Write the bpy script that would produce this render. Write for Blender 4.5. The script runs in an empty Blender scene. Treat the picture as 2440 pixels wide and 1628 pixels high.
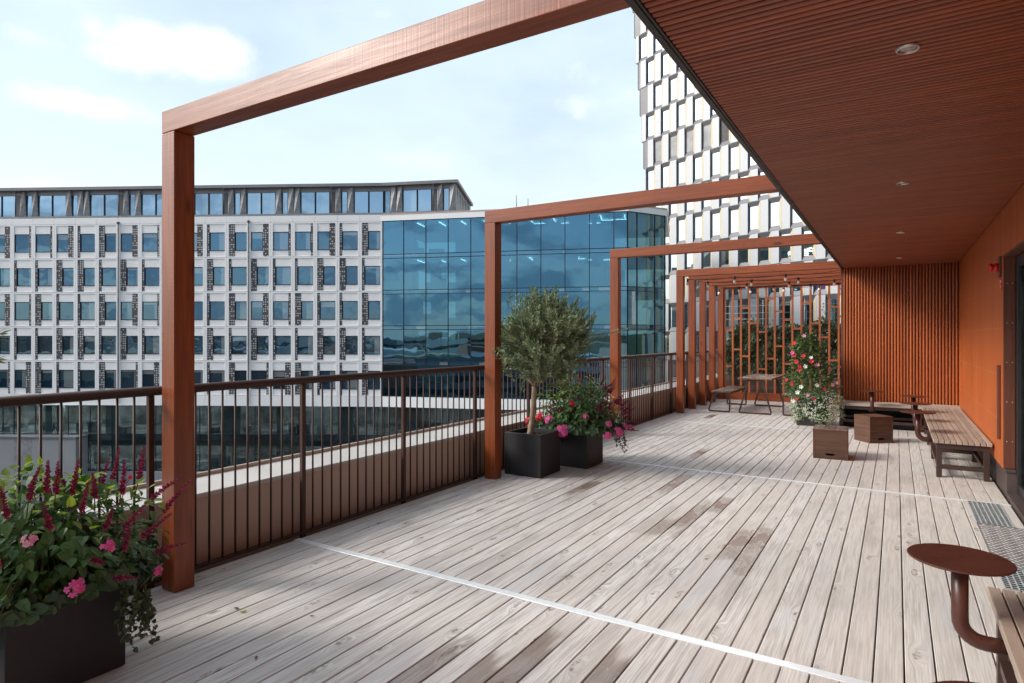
import bpy, math, random
from mathutils import Vector, Matrix
from mathutils.geometry import tessellate_polygon
PI = math.pi
rnd = random.Random(11)
scene = bpy.context.scene
COL = scene.collection

# ------------------------------------------------------------------ camera
FPX, CX, HY, EYE = 1480.0, 1220.0, 805.0, 1.6
YAW = math.atan2(916, 1480)
cam_d = bpy.data.cameras.new("camera")
cam = bpy.data.objects.new("camera", cam_d)
COL.objects.link(cam)
cam.location = (0, 0, EYE)
cam.rotation_euler = (PI / 2, 0, YAW)
cam_d.sensor_width = 36
cam_d.lens = 36 * FPX / 2440
cam_d.shift_y = (HY - 814) / 2440
cam_d.clip_start = 0.05
cam_d.clip_end = 3000
scene.camera = cam

# ------------------------------------------------------------------ light
SUN_AZ = math.atan2(-0.80, -0.60)      # from +Y towards +X
SUN_EL = math.radians(33)
world = bpy.data.worlds.new("World")
scene.world = world
world.use_nodes = True
wt = world.node_tree


def nd(nt, typ, ins=None, **props):
    n = nt.nodes.new(typ)
    for k, v in props.items():
        setattr(n, k, v)
    for k, v in (ins or {}).items():
        s = n.inputs[k]
        if isinstance(v, bpy.types.NodeSocket):
            nt.links.new(v, s)
        elif isinstance(v, bpy.types.Node):
            nt.links.new(v.outputs[0], s)
        else:
            if hasattr(s.default_value, '__len__') and len(s.default_value) == 4 and len(v) == 3:
                v = (*v, 1)
            s.default_value = v
    return n


def mth(nt, op, a, b=0.0, clamp=False):
    return nd(nt, 'ShaderNodeMath', {0: a, 1: b}, operation=op, use_clamp=clamp).outputs[0]


def mixc(nt, f, a, b, mode='MIX'):
    return nd(nt, 'ShaderNodeMix', {0: f, 6: a, 7: b}, data_type='RGBA', blend_type=mode).outputs[2]


def rng(nt, v, a, b, c=0.0, d=1.0, smooth=True):
    return nd(nt, 'ShaderNodeMapRange', {0: v, 1: a, 2: b, 3: c, 4: d},
              interpolation_type='SMOOTHSTEP' if smooth else 'LINEAR').outputs[0]


sky = nd(wt, 'ShaderNodeTexSky', sky_type='NISHITA', sun_disc=False, sun_elevation=SUN_EL,
         sun_rotation=SUN_AZ, air_density=1.0, dust_density=1.6, ozone_density=1.2)
tc = nd(wt, 'ShaderNodeTexCoord')
sep = nd(wt, 'ShaderNodeSeparateXYZ', {0: tc.outputs['Generated']})
HEAPS = []
for px, py, hw, hh, hk in ((440, 118, 0.115, 0.036, 1.0), (330, 140, 0.07, 0.03, 0.8), (210, 250, 0.085, 0.024, 0.85), (120, 222, 0.04, 0.022, 0.6), (85, 95, 0.045, 0.02, 0.55),
                           (730, 95, 0.06, 0.02, 0.45), (1420, 175, 0.07, 0.03, 0.5), (1400, 255, 0.06, 0.03, 0.5), (870, 25, 0.09, 0.02, 0.45)):
    rr = (px - CX) / FPX
    HEAPS.append((-math.sin(YAW) + rr * math.cos(YAW), math.cos(YAW) + rr * math.sin(YAW), (HY - py) / FPX, hw, hh, hk))
# flatten the dome so that clouds shrink towards the horizon
zc = mth(wt, 'MAXIMUM', sep.outputs[2], 0.0)
den = mth(wt, 'ADD', zc, 0.28)
cu = nd(wt, 'ShaderNodeCombineXYZ', {0: mth(wt, 'DIVIDE', sep.outputs[0], den), 1: mth(wt, 'DIVIDE', sep.outputs[1], den),
                                     2: mth(wt, 'MULTIPLY', zc, 2.2)})
c1 = nd(wt, 'ShaderNodeTexNoise', {'Vector': cu, 'Scale': 2.3, 'Detail': 9, 'Roughness': 0.56, 'Distortion': 0.15})
c2 = nd(wt, 'ShaderNodeTexNoise', {'Vector': cu, 'Scale': 0.9, 'Detail': 3, 'Roughness': 0.5})
cm = mth(wt, 'ADD', mth(wt, 'MULTIPLY', c1.outputs[0], 0.65), mth(wt, 'MULTIPLY', c2.outputs[0], 0.45))
# cumulus heaps: where each stands in the sky (unit direction), its half width and half height in radians, its weight
dirn = tc.outputs['Generated']
heap = None
for (hx, hy, hz, hw, hh, hk) in HEAPS:
    cv = Vector((hx, hy, hz)).normalized()
    uv = Vector((cv.y, -cv.x, 0)).normalized()
    vv = uv.cross(cv)
    du = mth(wt, 'DIVIDE', nd(wt, 'ShaderNodeVectorMath', {0: dirn, 1: tuple(uv)}, operation='DOT_PRODUCT').outputs['Value'], hw)
    dv = mth(wt, 'DIVIDE', mth(wt, 'SUBTRACT', nd(wt, 'ShaderNodeVectorMath', {0: dirn, 1: tuple(vv)}, operation='DOT_PRODUCT').outputs['Value'], 0.0), hh)
    fr = mth(wt, 'GREATER_THAN', nd(wt, 'ShaderNodeVectorMath', {0: dirn, 1: tuple(cv)}, operation='DOT_PRODUCT').outputs['Value'], 0.2)
    g2 = mth(wt, 'ADD', mth(wt, 'MULTIPLY', du, du), mth(wt, 'MULTIPLY', dv, dv))
    one = mth(wt, 'MULTIPLY', mth(wt, 'MULTIPLY', mth(wt, 'POWER', 2.718, mth(wt, 'MULTIPLY', g2, -1.0)), fr), hk)
    heap = one if heap is None else mth(wt, 'MAXIMUM', heap, one)
puff = nd(wt, 'ShaderNodeTexNoise', {'Vector': dirn, 'Scale': 11.0, 'Detail': 8, 'Roughness': 0.58})
hm = mth(wt, 'ADD', heap, mth(wt, 'MULTIPLY', mth(wt, 'SUBTRACT', puff.outputs[0], 0.5), 1.5))
heapf = mth(wt, 'MULTIPLY', rng(wt, hm, 0.34, 0.85), 0.88)
cloud = mth(wt, 'MAXIMUM', mth(wt, 'MULTIPLY', rng(wt, cm, 0.57, 0.72), 0.45), heapf)
veil = rng(wt, cm, 0.34, 0.62, 0.64, 0.90)
back = nd(wt, 'ShaderNodeVectorMath', {0: dirn, 1: (-math.sin(YAW), math.cos(YAW), 0.0)}, operation='DOT_PRODUCT').outputs['Value']
veil = mth(wt, 'MULTIPLY', veil, rng(wt, back, -0.35, 0.35, 0.35, 1.0))
col = mixc(wt, veil, sky, (4.15, 5.0, 5.45))
col = mixc(wt, mth(wt, 'MULTIPLY', cloud, 0.9), col, (5.75, 5.80, 5.75))
drk = nd(wt, 'ShaderNodeTexNoise', {'Vector': cu, 'Scale': 3.6, 'Detail': 6, 'Roughness': 0.55})
drkf = mth(wt, 'MULTIPLY', rng(wt, drk.outputs[0], 0.44, 0.60), rng(wt, back, -0.45, 0.15, 0.85, 0.0))
horiz = rng(wt, zc, 0.0, 0.40, 0.70, 0.0)
col = mixc(wt, mth(wt, 'MULTIPLY', horiz, rng(wt, back, -0.5, 0.2, 0.35, 1.0)), col, (5.05, 5.40, 5.50))
col = mixc(wt, drkf, col, (2.0, 2.6, 3.2))
# glow added round the unseen sun, for sheen on timber and softer light
sdv = (math.sin(SUN_AZ) * math.cos(SUN_EL), math.cos(SUN_AZ) * math.cos(SUN_EL), math.sin(SUN_EL))
ca = mth(wt, 'MAXIMUM', nd(wt, 'ShaderNodeVectorMath', {0: tc.outputs['Generated'], 1: sdv}, operation='DOT_PRODUCT').outputs['Value'], 0.0)
au = mth(wt, 'MULTIPLY', mth(wt, 'POWER', ca, 16.0), 20.0)
col = nd(wt, 'ShaderNodeMix', {0: 1.0, 6: col, 7: nd(wt, 'ShaderNodeCombineXYZ', {0: au, 1: mth(wt, 'MULTIPLY', au, 0.97), 2: mth(wt, 'MULTIPLY', au, 0.92)})},
         data_type='RGBA', blend_type='ADD').outputs[2]
bg = wt.nodes['Background']
wt.links.new(col, bg.inputs[0])
bg.inputs[1].default_value = 0.10

sun_d = bpy.data.lights.new("sun", 'SUN')
sun_d.energy = 1.55
sun_d.angle = math.radians(17)
sun_d.color = (1.0, 0.95, 0.87)
sun = bpy.data.objects.new("sun", sun_d)
COL.objects.link(sun)
sdir = Vector((math.sin(SUN_AZ) * math.cos(SUN_EL), math.cos(SUN_AZ) * math.cos(SUN_EL), math.sin(SUN_EL)))
sun.rotation_euler = sdir.to_track_quat('Z', 'Y').to_euler()
sun.location = sdir * 60

scene.view_settings.view_transform = 'Standard'
scene.view_settings.look = 'None'
scene.view_settings.gamma = 1
scene.view_settings.exposure = 1.04
scene.cycles.max_bounces = 8
scene.cycles.diffuse_bounces = 4
scene.cycles.glossy_bounces = 4
scene.cycles.transparent_max_bounces = 12
scene.cycles.use_denoising = True
scene.cycles.sample_clamp_indirect = 6

# ------------------------------------------------------------------ helpers
SA, CA = math.sin(YAW), math.cos(YAW)


def cf(r, d):
    """camera frame (metres right, metres ahead) to world x, y"""
    return (r * CA - d * SA, r * SA + d * CA)


class MB:
    def __init__(s):
        s.v, s.f, s.m, s.s = [], [], [], []

    def add(s, vs, fs, m=0, sm=False):
        o = len(s.v)
        s.v.extend(vs)
        for f in fs:
            s.f.append([i + o for i in f])
            s.m.append(m)
            s.s.append(sm)

    def box(s, x0, x1, y0, y1, z0, z1, m=0):
        s.add([(x0, y0, z0), (x1, y0, z0), (x1, y1, z0), (x0, y1, z0), (x0, y0, z1), (x1, y0, z1), (x1, y1, z1), (x0, y1, z1)],
              [(3, 2, 1, 0), (4, 5, 6, 7), (0, 1, 5, 4), (1, 2, 6, 5), (2, 3, 7, 6), (3, 0, 4, 7)], m)

    def bar(s, p, q, w, h, up=(0, 0, 1), m=0):
        p, q = Vector(p), Vector(q)
        d = (q - p).normalized()
        u = Vector(up)
        if abs(d.dot(u)) > 0.98:
            u = Vector((0, 1, 0))
        a = d.cross(u).normalized()
        b = a.cross(d).normalized()
        a *= w / 2
        b *= h / 2
        c = [-a - b, a - b, a + b, -a + b]
        s.add([tuple(p + x) for x in c] + [tuple(q + x) for x in c],
              [(3, 2, 1, 0), (4, 5, 6, 7), (0, 1, 5, 4), (1, 2, 6, 5), (2, 3, 7, 6), (3, 0, 4, 7)], m)

    def tube(s, pts, r, n=8, m=0, cap=True, sm=True):
        pts = [Vector(p) for p in pts]
        rr = r if hasattr(r, '__len__') else [r] * len(pts)
        o = len(s.v)
        prev = None
        for i, p in enumerate(pts):
            t = (pts[min(i + 1, len(pts) - 1)] - pts[max(i - 1, 0)])
            t = t.normalized() if t.length > 1e-9 else Vector((0, 0, 1))
            if prev is None:
                a = t.cross(Vector((0.13, 0.31, 1)) if abs(t.z) < 0.9 else Vector((1, 0.1, 0))).normalized()
            else:
                a = (prev - t * prev.dot(t)).normalized()
            prev = a
            b = t.cross(a)
            for k in range(n):
                g = 2 * PI * k / n
                s.v.append(tuple(p + (a * math.cos(g) + b * math.sin(g)) * rr[i]))
        for i in range(len(pts) - 1):
            for k in range(n):
                k2 = (k + 1) % n
                s.f.append([o + i * n + k, o + i * n + k2, o + (i + 1) * n + k2, o + (i + 1) * n + k])
                s.m.append(m)
                s.s.append(sm)
        if cap:
            s.f.append([o + k for k in range(n)][::-1]); s.m.append(m); s.s.append(False)
            e = o + (len(pts) - 1) * n
            s.f.append([e + k for k in range(n)]); s.m.append(m); s.s.append(False)

    def lathe(s, c, prof, n=24, m=0, axis=(0, 0, 1), sm=True):
        """prof: (radius, height) pairs along axis from c"""
        c = Vector(c)
        ax = Vector(axis).normalized()
        a = ax.orthogonal().normalized()
        b = ax.cross(a)
        o = len(s.v)
        for r, h in prof:
            for k in range(n):
                g = 2 * PI * k / n
                s.v.append(tuple(c + ax * h + (a * math.cos(g) + b * math.sin(g)) * r))
        for i in range(len(prof) - 1):
            for k in range(n):
                k2 = (k + 1) % n
                s.f.append([o + i * n + k, o + i * n + k2, o + (i + 1) * n + k2, o + (i + 1) * n + k])
                s.m.append(m)
                s.s.append(sm)

    def prism(s, poly, z0, z1, m=0):
        n = len(poly)
        vs = [(x, y, z0) for x, y in poly] + [(x, y, z1) for x, y in poly]
        fs = [tuple(range(n))[::-1], tuple(range(n, 2 * n))] + [(i, (i + 1) % n, n + (i + 1) % n, n + i) for i in range(n)]
        s.add(vs, fs, m)

    def build(s, name, mats, parent=None, bevel=0.0, seg=1):
        me = bpy.data.meshes.new(name)
        off = Vector((0, 0, 0))
        if parent is not None:
            r = parent
            while r.parent:
                r = r.parent
            if not r.get('_local'):
                off = r.location
        me.from_pydata([tuple(Vector(p) - off) for p in s.v] if off.length else s.v, [], s.f)
        for mt in (mats if isinstance(mats, (list, tuple)) else [mats]):
            me.materials.append(mt)
        me.polygons.foreach_set('material_index', s.m)
        me.polygons.foreach_set('use_smooth', s.s)
        me.update()
        o = bpy.data.objects.new(name, me)
        COL.objects.link(o)
        if parent is not None:
            o.parent = parent
        if bevel:
            b = o.modifiers.new('bevel', 'BEVEL')
            b.width = bevel
            b.segments = seg
            b.limit_method = 'ANGLE'
            b.angle_limit = math.radians(50)
        return o


def tag(o, label, cat, group=None, kind=None):
    o['label'] = label
    if cat:
        o['category'] = cat
    if group:
        o['group'] = group
    if kind:
        o['kind'] = kind
    return o


def thing(name, loc, label, cat, group=None, rz=0.0, local=False):
    o = bpy.data.objects.new(name, None)
    o.empty_display_size = 0.1
    COL.objects.link(o)
    o.location = loc
    o.rotation_euler = (0, 0, rz)
    if local:
        o['_local'] = 1
    return tag(o, label, cat, group)


def copy_tree(o, parent=None):
    c = o.copy()
    COL.objects.link(c)
    c.parent = parent
    for ch in list(o.children):
        copy_tree(ch, c)
    return c


def struct(o):
    o['kind'] = 'structure'
    return o


# ------------------------------------------------------------------ materials
def mat(name):
    m = bpy.data.materials.new(name)
    m.use_nodes = True
    return m, m.node_tree, m.node_tree.nodes['Principled BSDF']


def setp(nt, p, **kw):
    names = {'color': 'Base Color', 'rough': 'Roughness', 'metal': 'Metallic', 'spec': 'Specular IOR Level', 'normal': 'Normal',
             'coat': 'Coat Weight', 'coatr': 'Coat Roughness', 'emit': 'Emission Color', 'emits': 'Emission Strength',
             'trans': 'Transmission Weight', 'alpha': 'Alpha', 'ior': 'IOR', 'sheen': 'Sheen Weight'}
    for k, v in kw.items():
        s = p.inputs[names[k]]
        if isinstance(v, bpy.types.NodeSocket):
            nt.links.new(v, s)
        else:
            if k in ('color', 'emit') and len(v) == 3:
                v = (*v, 1)
            s.default_value = v


def objcoord(nt, jitter=True):
    t = nd(nt, 'ShaderNodeTexCoord').outputs['Object']
    if jitter:
        oi = nd(nt, 'ShaderNodeObjectInfo').outputs['Random']
        off = nd(nt, 'ShaderNodeVectorMath', {0: (37.0, 19.0, 53.0), 3: oi}, operation='SCALE').outputs[0]
        t = nd(nt, 'ShaderNodeVectorMath', {0: t, 1: off}, operation='ADD').outputs[0]
    return t


def plain(name, c, rough=0.5, metal=0.0, var=0.12, scale=6.0, bump=0.0, bscale=60.0, spec=0.5):
    m, nt, p = mat(name)
    t = objcoord(nt)
    n = nd(nt, 'ShaderNodeTexNoise', {'Vector': t, 'Scale': scale, 'Detail': 5, 'Roughness': 0.6})
    f = rng(nt, n.outputs[0], 0.3, 0.7, 0.0, 1.0)
    a = tuple(x * (1 - var) for x in c)
    b = tuple(min(1, x * (1 + var)) for x in c)
    setp(nt, p, color=mixc(nt, f, a, b), rough=rng(nt, n.outputs[0], 0.3, 0.7, max(0.03, rough - 0.06), min(1, rough + 0.06)),
         metal=metal, spec=spec)
    if bump:
        n2 = nd(nt, 'ShaderNodeTexNoise', {'Vector': t, 'Scale': bscale, 'Detail': 3})
        b_ = nd(nt, 'ShaderNodeBump', {'Strength': bump, 'Distance': 0.01, 'Height': n2.outputs[0]})
        setp(nt, p, normal=b_.outputs[0])
    return m


def wood(name, ca, cb, axis, rough=0.45, knots=0.6, saw=0.0, spec=0.5, island=False, fine=34.0, dark=(0.05, 0.02, 0.012), coat=0.0):
    """stained or bare timber; grain runs along axis"""
    m, nt, p = mat(name)
    t = objcoord(nt)
    if island:
        ri = nd(nt, 'ShaderNodeNewGeometry').outputs['Random Per Island']
        off = nd(nt, 'ShaderNodeVectorMath', {0: (31.0, 47.0, 23.0), 3: ri}, operation='SCALE').outputs[0]
        t = nd(nt, 'ShaderNodeVectorMath', {0: t, 1: off}, operation='ADD').outputs[0]
    sc = [1.0, 1.0, 1.0]
    sc[axis] = 0.055
    v = nd(nt, 'ShaderNodeVectorMath', {0: t, 1: tuple(sc)}, operation='MULTIPLY').outputs[0]
    g = nd(nt, 'ShaderNodeTexNoise', {'Vector': v, 'Scale': fine, 'Detail': 7, 'Roughness': 0.62, 'Distortion': 0.4})
    big = nd(nt, 'ShaderNodeTexNoise', {'Vector': v, 'Scale': 5.0, 'Detail': 3})
    f = mth(nt, 'ADD', mth(nt, 'MULTIPLY', g.outputs[0], 0.65), mth(nt, 'MULTIPLY', big.outputs[0], 0.45))
    c = mixc(nt, rng(nt, f, 0.38, 0.72), ca, cb)
    if island:
        c = mixc(nt, mth(nt, 'MULTIPLY', ri, 0.35), c, dark)
    ks = [7.0, 7.0, 7.0]
    ks[axis] = 2.0
    kv = nd(nt, 'ShaderNodeVectorMath', {0: t, 1: tuple(ks)}, operation='MULTIPLY').outputs[0]
    vo = nd(nt, 'ShaderNodeTexVoronoi', {'Vector': kv, 'Scale': 1.0, 'Randomness': 1.0})
    sel = rng(nt, nd(nt, 'ShaderNodeSeparateColor', {0: vo.outputs['Color']}).outputs[0], 0.62, 0.64)
    kd = mth(nt, 'ADD', vo.outputs['Distance'], mth(nt, 'MULTIPLY', g.outputs[0], 0.12))
    k = mth(nt, 'MULTIPLY', rng(nt, kd, 0.13, 0.24, 1.0, 0.0), sel)
    c = mixc(nt, mth(nt, 'MULTIPLY', k, knots), c, dark)
    h = g.outputs[0]
    if saw:
        ss = [0.6, 0.6, 0.6]
        ss[axis] = 110.0
        sv = nd(nt, 'ShaderNodeVectorMath', {0: t, 1: tuple(ss)}, operation='MULTIPLY').outputs[0]
        sn = nd(nt, 'ShaderNodeTexNoise', {'Vector': sv, 'Scale': 1.0, 'Detail': 2})
        h = mth(nt, 'ADD', h, mth(nt, 'MULTIPLY', sn.outputs[0], saw))
        c = mixc(nt, mth(nt, 'MULTIPLY', rng(nt, sn.outputs[0], 0.5, 0.75), 0.18 * saw), c, cb)
    b = nd(nt, 'ShaderNodeBump', {'Strength': 0.22, 'Distance': 0.004, 'Height': h})
    setp(nt, p, color=c, rough=rng(nt, g.outputs[0], 0.3, 0.7, rough - 0.07, rough + 0.08), normal=b.outputs[0], spec=spec, coat=coat, coatr=0.35)
    return m


STAIN_A, STAIN_B, STAIN_D = (0.28, 0.066, 0.016), (0.155, 0.032, 0.008), (0.045, 0.012, 0.006)
M = {}
M['post'] = wood('stained_post', STAIN_A, STAIN_B, 2, 0.40, 0.7, 0.8, dark=STAIN_D, spec=0.42, coat=0.18)
M['beam'] = wood('stained_beam', STAIN_A, STAIN_B, 0, 0.40, 0.9, 0.8, dark=STAIN_D, spec=0.42, coat=0.18)
M['batten'] = wood('stained_batten', (0.40, 0.12, 0.04), (0.30, 0.078, 0.026), 2, 0.45, 0.6, dark=STAIN_D)
M['flute'] = wood('fluted_cladding', (0.42, 0.115, 0.034), (0.31, 0.075, 0.022), 2, 0.38, 0.3, island=True, dark=(0.10, 0.028, 0.012))
M['bench_slat'] = wood('weathered_slat', (0.46, 0.37, 0.30), (0.33, 0.25, 0.20), 1, 0.7, 0.4, island=True, dark=(0.20, 0.14, 0.11))
M['bench_slat_x'] = wood('weathered_slat_crosswise', (0.48, 0.41, 0.35), (0.36, 0.30, 0.25), 0, 0.7, 0.4, island=True, dark=(0.25, 0.19, 0.15))
M['crate'] = wood('brown_stained_board', (0.125, 0.055, 0.030), (0.060, 0.027, 0.015), 0, 0.55, 0.9, dark=(0.02, 0.011, 0.008), fine=28)
M['crate_z'] = wood('brown_stained_side', (0.125, 0.055, 0.030), (0.060, 0.027, 0.015), 1, 0.55, 0.9, dark=(0.02, 0.011, 0.008), fine=28)
M['table_slat'] = wood('brown_table_slat', (0.22, 0.115, 0.068), (0.13, 0.062, 0.036), 1, 0.5, 0.3, island=True, dark=(0.06, 0.03, 0.02))
M['planks'] = wood('grey_brown_plank', (0.12, 0.085, 0.068), (0.072, 0.05, 0.04), 0, 0.7, 0.4, island=True, dark=(0.03, 0.02, 0.016))
M['brown_steel'] = plain('brown_powder_coat', (0.050, 0.023, 0.017), 0.50, 0.0, 0.1, 8, 0.05, 220, 0.3)
M['bench_steel'] = plain('brown_bench_steel', (0.046, 0.022, 0.018), 0.42, 0.0, 0.12, 8, 0.05, 220)
M['disc'] = plain('red_brown_enamel', (0.064, 0.021, 0.015), 0.32, 0.0, 0.08, 9, 0.06, 300)
M['parapet'] = plain('brown_parapet_sheet', (0.50, 0.375, 0.30), 0.5, 0.0, 0.05, 1.5)
M['parapet_cap'] = plain('pale_ledge_sheet', (0.47, 0.44, 0.41), 0.5, 0.0, 0.08, 2)
M['planter'] = plain('charcoal_planter', (0.019, 0.018, 0.020), 0.65, 0.0, 0.22, 5, 0.1, 90)
M['soil'] = plain('bark_mulch', (0.085, 0.045, 0.030), 0.95, 0.0, 0.55, 45, 0.9, 60)
M['alu'] = plain('pale_aluminium', (0.70, 0.68, 0.68), 0.42, 0.35, 0.05, 9)
M['alu_lug'] = plain('worn_bright_aluminium', (0.86, 0.84, 0.84), 0.3, 0.3, 0.04, 9)
M['alu_sheet'] = plain('dull_aluminium_sheet', (0.30, 0.285, 0.285), 0.45, 0.4, 0.12, 14)
M['strip'] = plain('bright_strip', (0.82, 0.83, 0.84), 0.42, 0.25, 0.04, 9)
M['zinc'] = plain('galvanised_steel', (0.60, 0.64, 0.66), 0.5, 0.35, 0.14, 18)
M['void'] = plain('dark_void', (0.012, 0.010, 0.010), 0.9, 0.0, 0.1)
M['plinth'] = plain('brown_plinth_board', (0.066, 0.044, 0.040), 0.6, 0.0, 0.15, 4, 0.06, 80)
M['jamb'] = wood('stained_jamb_board', (0.15, 0.045, 0.022), (0.09, 0.026, 0.014), 2, 0.5, 0.6, dark=(0.03, 0.012, 0.008))
M['dark_frame'] = plain('dark_grey_metal', (0.030, 0.030, 0.032), 0.4, 0.3, 0.1)
M['trim'] = plain('dark_eave_trim', (0.026, 0.020, 0.018), 0.45, 0.2, 0.1)
M['red'] = plain('red_plastic', (0.62, 0.018, 0.022), 0.28, 0.0, 0.06)
M['white'] = plain('white_plastic', (0.8, 0.8, 0.79), 0.4, 0.0, 0.03)
M['lamp_ring'] = plain('satin_steel_ring', (0.56, 0.53, 0.50), 0.32, 0.8, 0.06)
M['lamp_lens'] = plain('lamp_lens', (0.34, 0.31, 0.30), 0.25, 0.0, 0.15, 30)
M['black'] = plain('black_rubber', (0.012, 0.012, 0.012), 0.5, 0.0, 0.1)
M['asphalt'] = plain('asphalt', (0.055, 0.055, 0.058), 0.85, 0.0, 0.2, 0.6, 0.3, 12)
M['hill'] = plain('wooded_hill', (0.045, 0.06, 0.032), 0.9, 0.0, 0.4, 0.05)
M['white_clad'] = plain('white_facade_panel', (0.86, 0.845, 0.835), 0.5, 0.0, 0.03, 0.3)
M['grey_clad'] = plain('dark_grey_facade', (0.10, 0.10, 0.108), 0.5, 0.1, 0.08, 0.4)
M['pent_grey'] = plain('penthouse_grey', (0.21, 0.205, 0.215), 0.45, 0.2, 0.06, 0.4)
M['mid_grey'] = plain('mid_grey_render', (0.27, 0.27, 0.285), 0.7, 0.0, 0.06, 0.5)
M['mid_grey_rough'] = plain('rough_grey_render', (0.24, 0.24, 0.25), 0.85, 0.0, 0.18, 3, 0.9, 5)
M['grey_blue_panel'] = plain('blue_grey_panel', (0.30, 0.35, 0.38), 0.4, 0.0, 0.05, 0.6)
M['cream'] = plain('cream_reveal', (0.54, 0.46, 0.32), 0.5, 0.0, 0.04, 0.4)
M['tower_white'] = plain('white_tower_panel', (0.46, 0.47, 0.49), 0.45, 0.0, 0.03, 0.3)
M['mullion'] = plain('mullion_dark', (0.02, 0.026, 0.036), 0.35, 0.4, 0.1)
M['interior'] = plain('office_interior_pale', (0.50, 0.53, 0.50), 0.8, 0.0, 0.15, 0.4)
M['interior_mid'] = plain('office_interior_mid', (0.33, 0.36, 0.36), 0.8, 0.0, 0.6, 0.55)
M['interior_dark'] = plain('office_interior_dark', (0.10, 0.11, 0.11), 0.8, 0.0, 0.5, 0.7)
M['interior_green'] = plain('office_band_green', (0.30, 0.40, 0.36), 0.7, 0.0, 0.1, 0.7)
M['curtain'] = plain('office_curtain', (0.62, 0.66, 0.66), 0.9, 0.0, 0.08, 2)
M['navy'] = plain('navy_panel', (0.022, 0.026, 0.16), 0.3, 0.0, 0.06)
M['bulb'] = plain('frosted_bulb', (0.75, 0.66, 0.62), 0.12, 0.0, 0.03)
M['wire'] = plain('black_cable', (0.012, 0.011, 0.011), 0.5)
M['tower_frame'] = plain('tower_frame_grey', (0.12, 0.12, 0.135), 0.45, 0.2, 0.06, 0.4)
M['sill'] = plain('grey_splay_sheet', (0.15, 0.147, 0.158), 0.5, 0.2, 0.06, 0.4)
M['louvre'] = plain('black_louvre', (0.03, 0.03, 0.033), 0.5, 0.3, 0.15, 3)
M['grey_glass'] = plain('grey_opal_glass', (0.26, 0.26, 0.27), 0.12, 0.0, 0.25, 0.6)


def emit_mat(name, c, s):
    m, nt, p = mat(name)
    setp(nt, p, color=(0.8, 0.8, 0.8), emit=c, emits=s)
    return m


M['tube_light_low'] = emit_mat('lower_office_light', (1.0, 1.0, 0.97), 20.0)
M['tube_light'] = emit_mat('office_tube_light', (0.95, 1.0, 1.0), 5.0)


def glass_mat(name, tint, refl, base_f, wav=0.02, wscale=0.45, opaque=None, ovar=0.4, cfac=0.8):
    m, nt, p = mat(name)
    t = objcoord(nt)
    n = nd(nt, 'ShaderNodeTexNoise', {'Vector': t, 'Scale': wscale, 'Detail': 2, 'Roughness': 0.4})
    b = nd(nt, 'ShaderNodeBump', {'Strength': wav, 'Distance': 1.0, 'Height': n.outputs[0]})
    gl = nd(nt, 'ShaderNodeBsdfGlossy', {'Color': refl, 'Roughness': 0.015, 'Normal': b.outputs[0]})
    if opaque is None:
        tr = nd(nt, 'ShaderNodeBsdfTransparent', {'Color': tint})
    else:
        oi = nd(nt, 'ShaderNodeObjectInfo').outputs['Random']
        vn = nd(nt, 'ShaderNodeTexNoise', {'Vector': t, 'Scale': 0.9, 'Detail': 2})
        f = mth(nt, 'ADD', mth(nt, 'MULTIPLY', oi, 0.6), mth(nt, 'MULTIPLY', vn.outputs[0], 0.5))
        c = mixc(nt, rng(nt, f, 0.3, 0.9, 0, ovar), opaque, (0.30, 0.40, 0.44))
        oc = nd(nt, 'ShaderNodeSeparateXYZ', {0: nd(nt, 'ShaderNodeTexCoord').outputs['Generated']})
        r2 = mth(nt, 'FRACT', mth(nt, 'MULTIPLY', oi, 7.31))
        r3 = mth(nt, 'FRACT', mth(nt, 'MULTIPLY', oi, 23.7))
        fold = nd(nt, 'ShaderNodeTexWave', {'Vector': nd(nt, 'ShaderNodeTexCoord').outputs['Generated'], 'Scale': 6.0, 'Distortion': 1.5}, bands_direction='X')
        cur = mth(nt, 'MULTIPLY', mth(nt, 'LESS_THAN', oc.outputs[0], mth(nt, 'MULTIPLY', r2, 0.75)), mth(nt, 'GREATER_THAN', r3, 0.45))
        c = mixc(nt, mth(nt, 'MULTIPLY', cur, cfac), c, mixc(nt, fold.outputs[0], (0.26, 0.30, 0.30), (0.42, 0.46, 0.46)))
        blind = mth(nt, 'MULTIPLY', mth(nt, 'GREATER_THAN', oc.outputs[2], mth(nt, 'ADD', mth(nt, 'MULTIPLY', r3, 0.5), 0.6)), mth(nt, 'LESS_THAN', r2, 0.35))
        c = mixc(nt, mth(nt, 'MULTIPLY', blind, cfac), c, (0.45, 0.47, 0.46))
        tr = nd(nt, 'ShaderNodeBsdfDiffuse', {'Color': c})
    fr = nd(nt, 'ShaderNodeLayerWeight', {'Blend': 0.25})
    fac = mth(nt, 'ADD', mth(nt, 'MULTIPLY', mth(nt, 'POWER', fr.outputs['Facing'], 3.0), 1 - base_f), base_f, clamp=True)
    mx = nd(nt, 'ShaderNodeMixShader', {0: fac, 1: tr.outputs[0], 2: gl.outputs[0]})
    nt.links.new(mx.outputs[0], nt.nodes['Material Output'].inputs[0])
    return m


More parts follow.
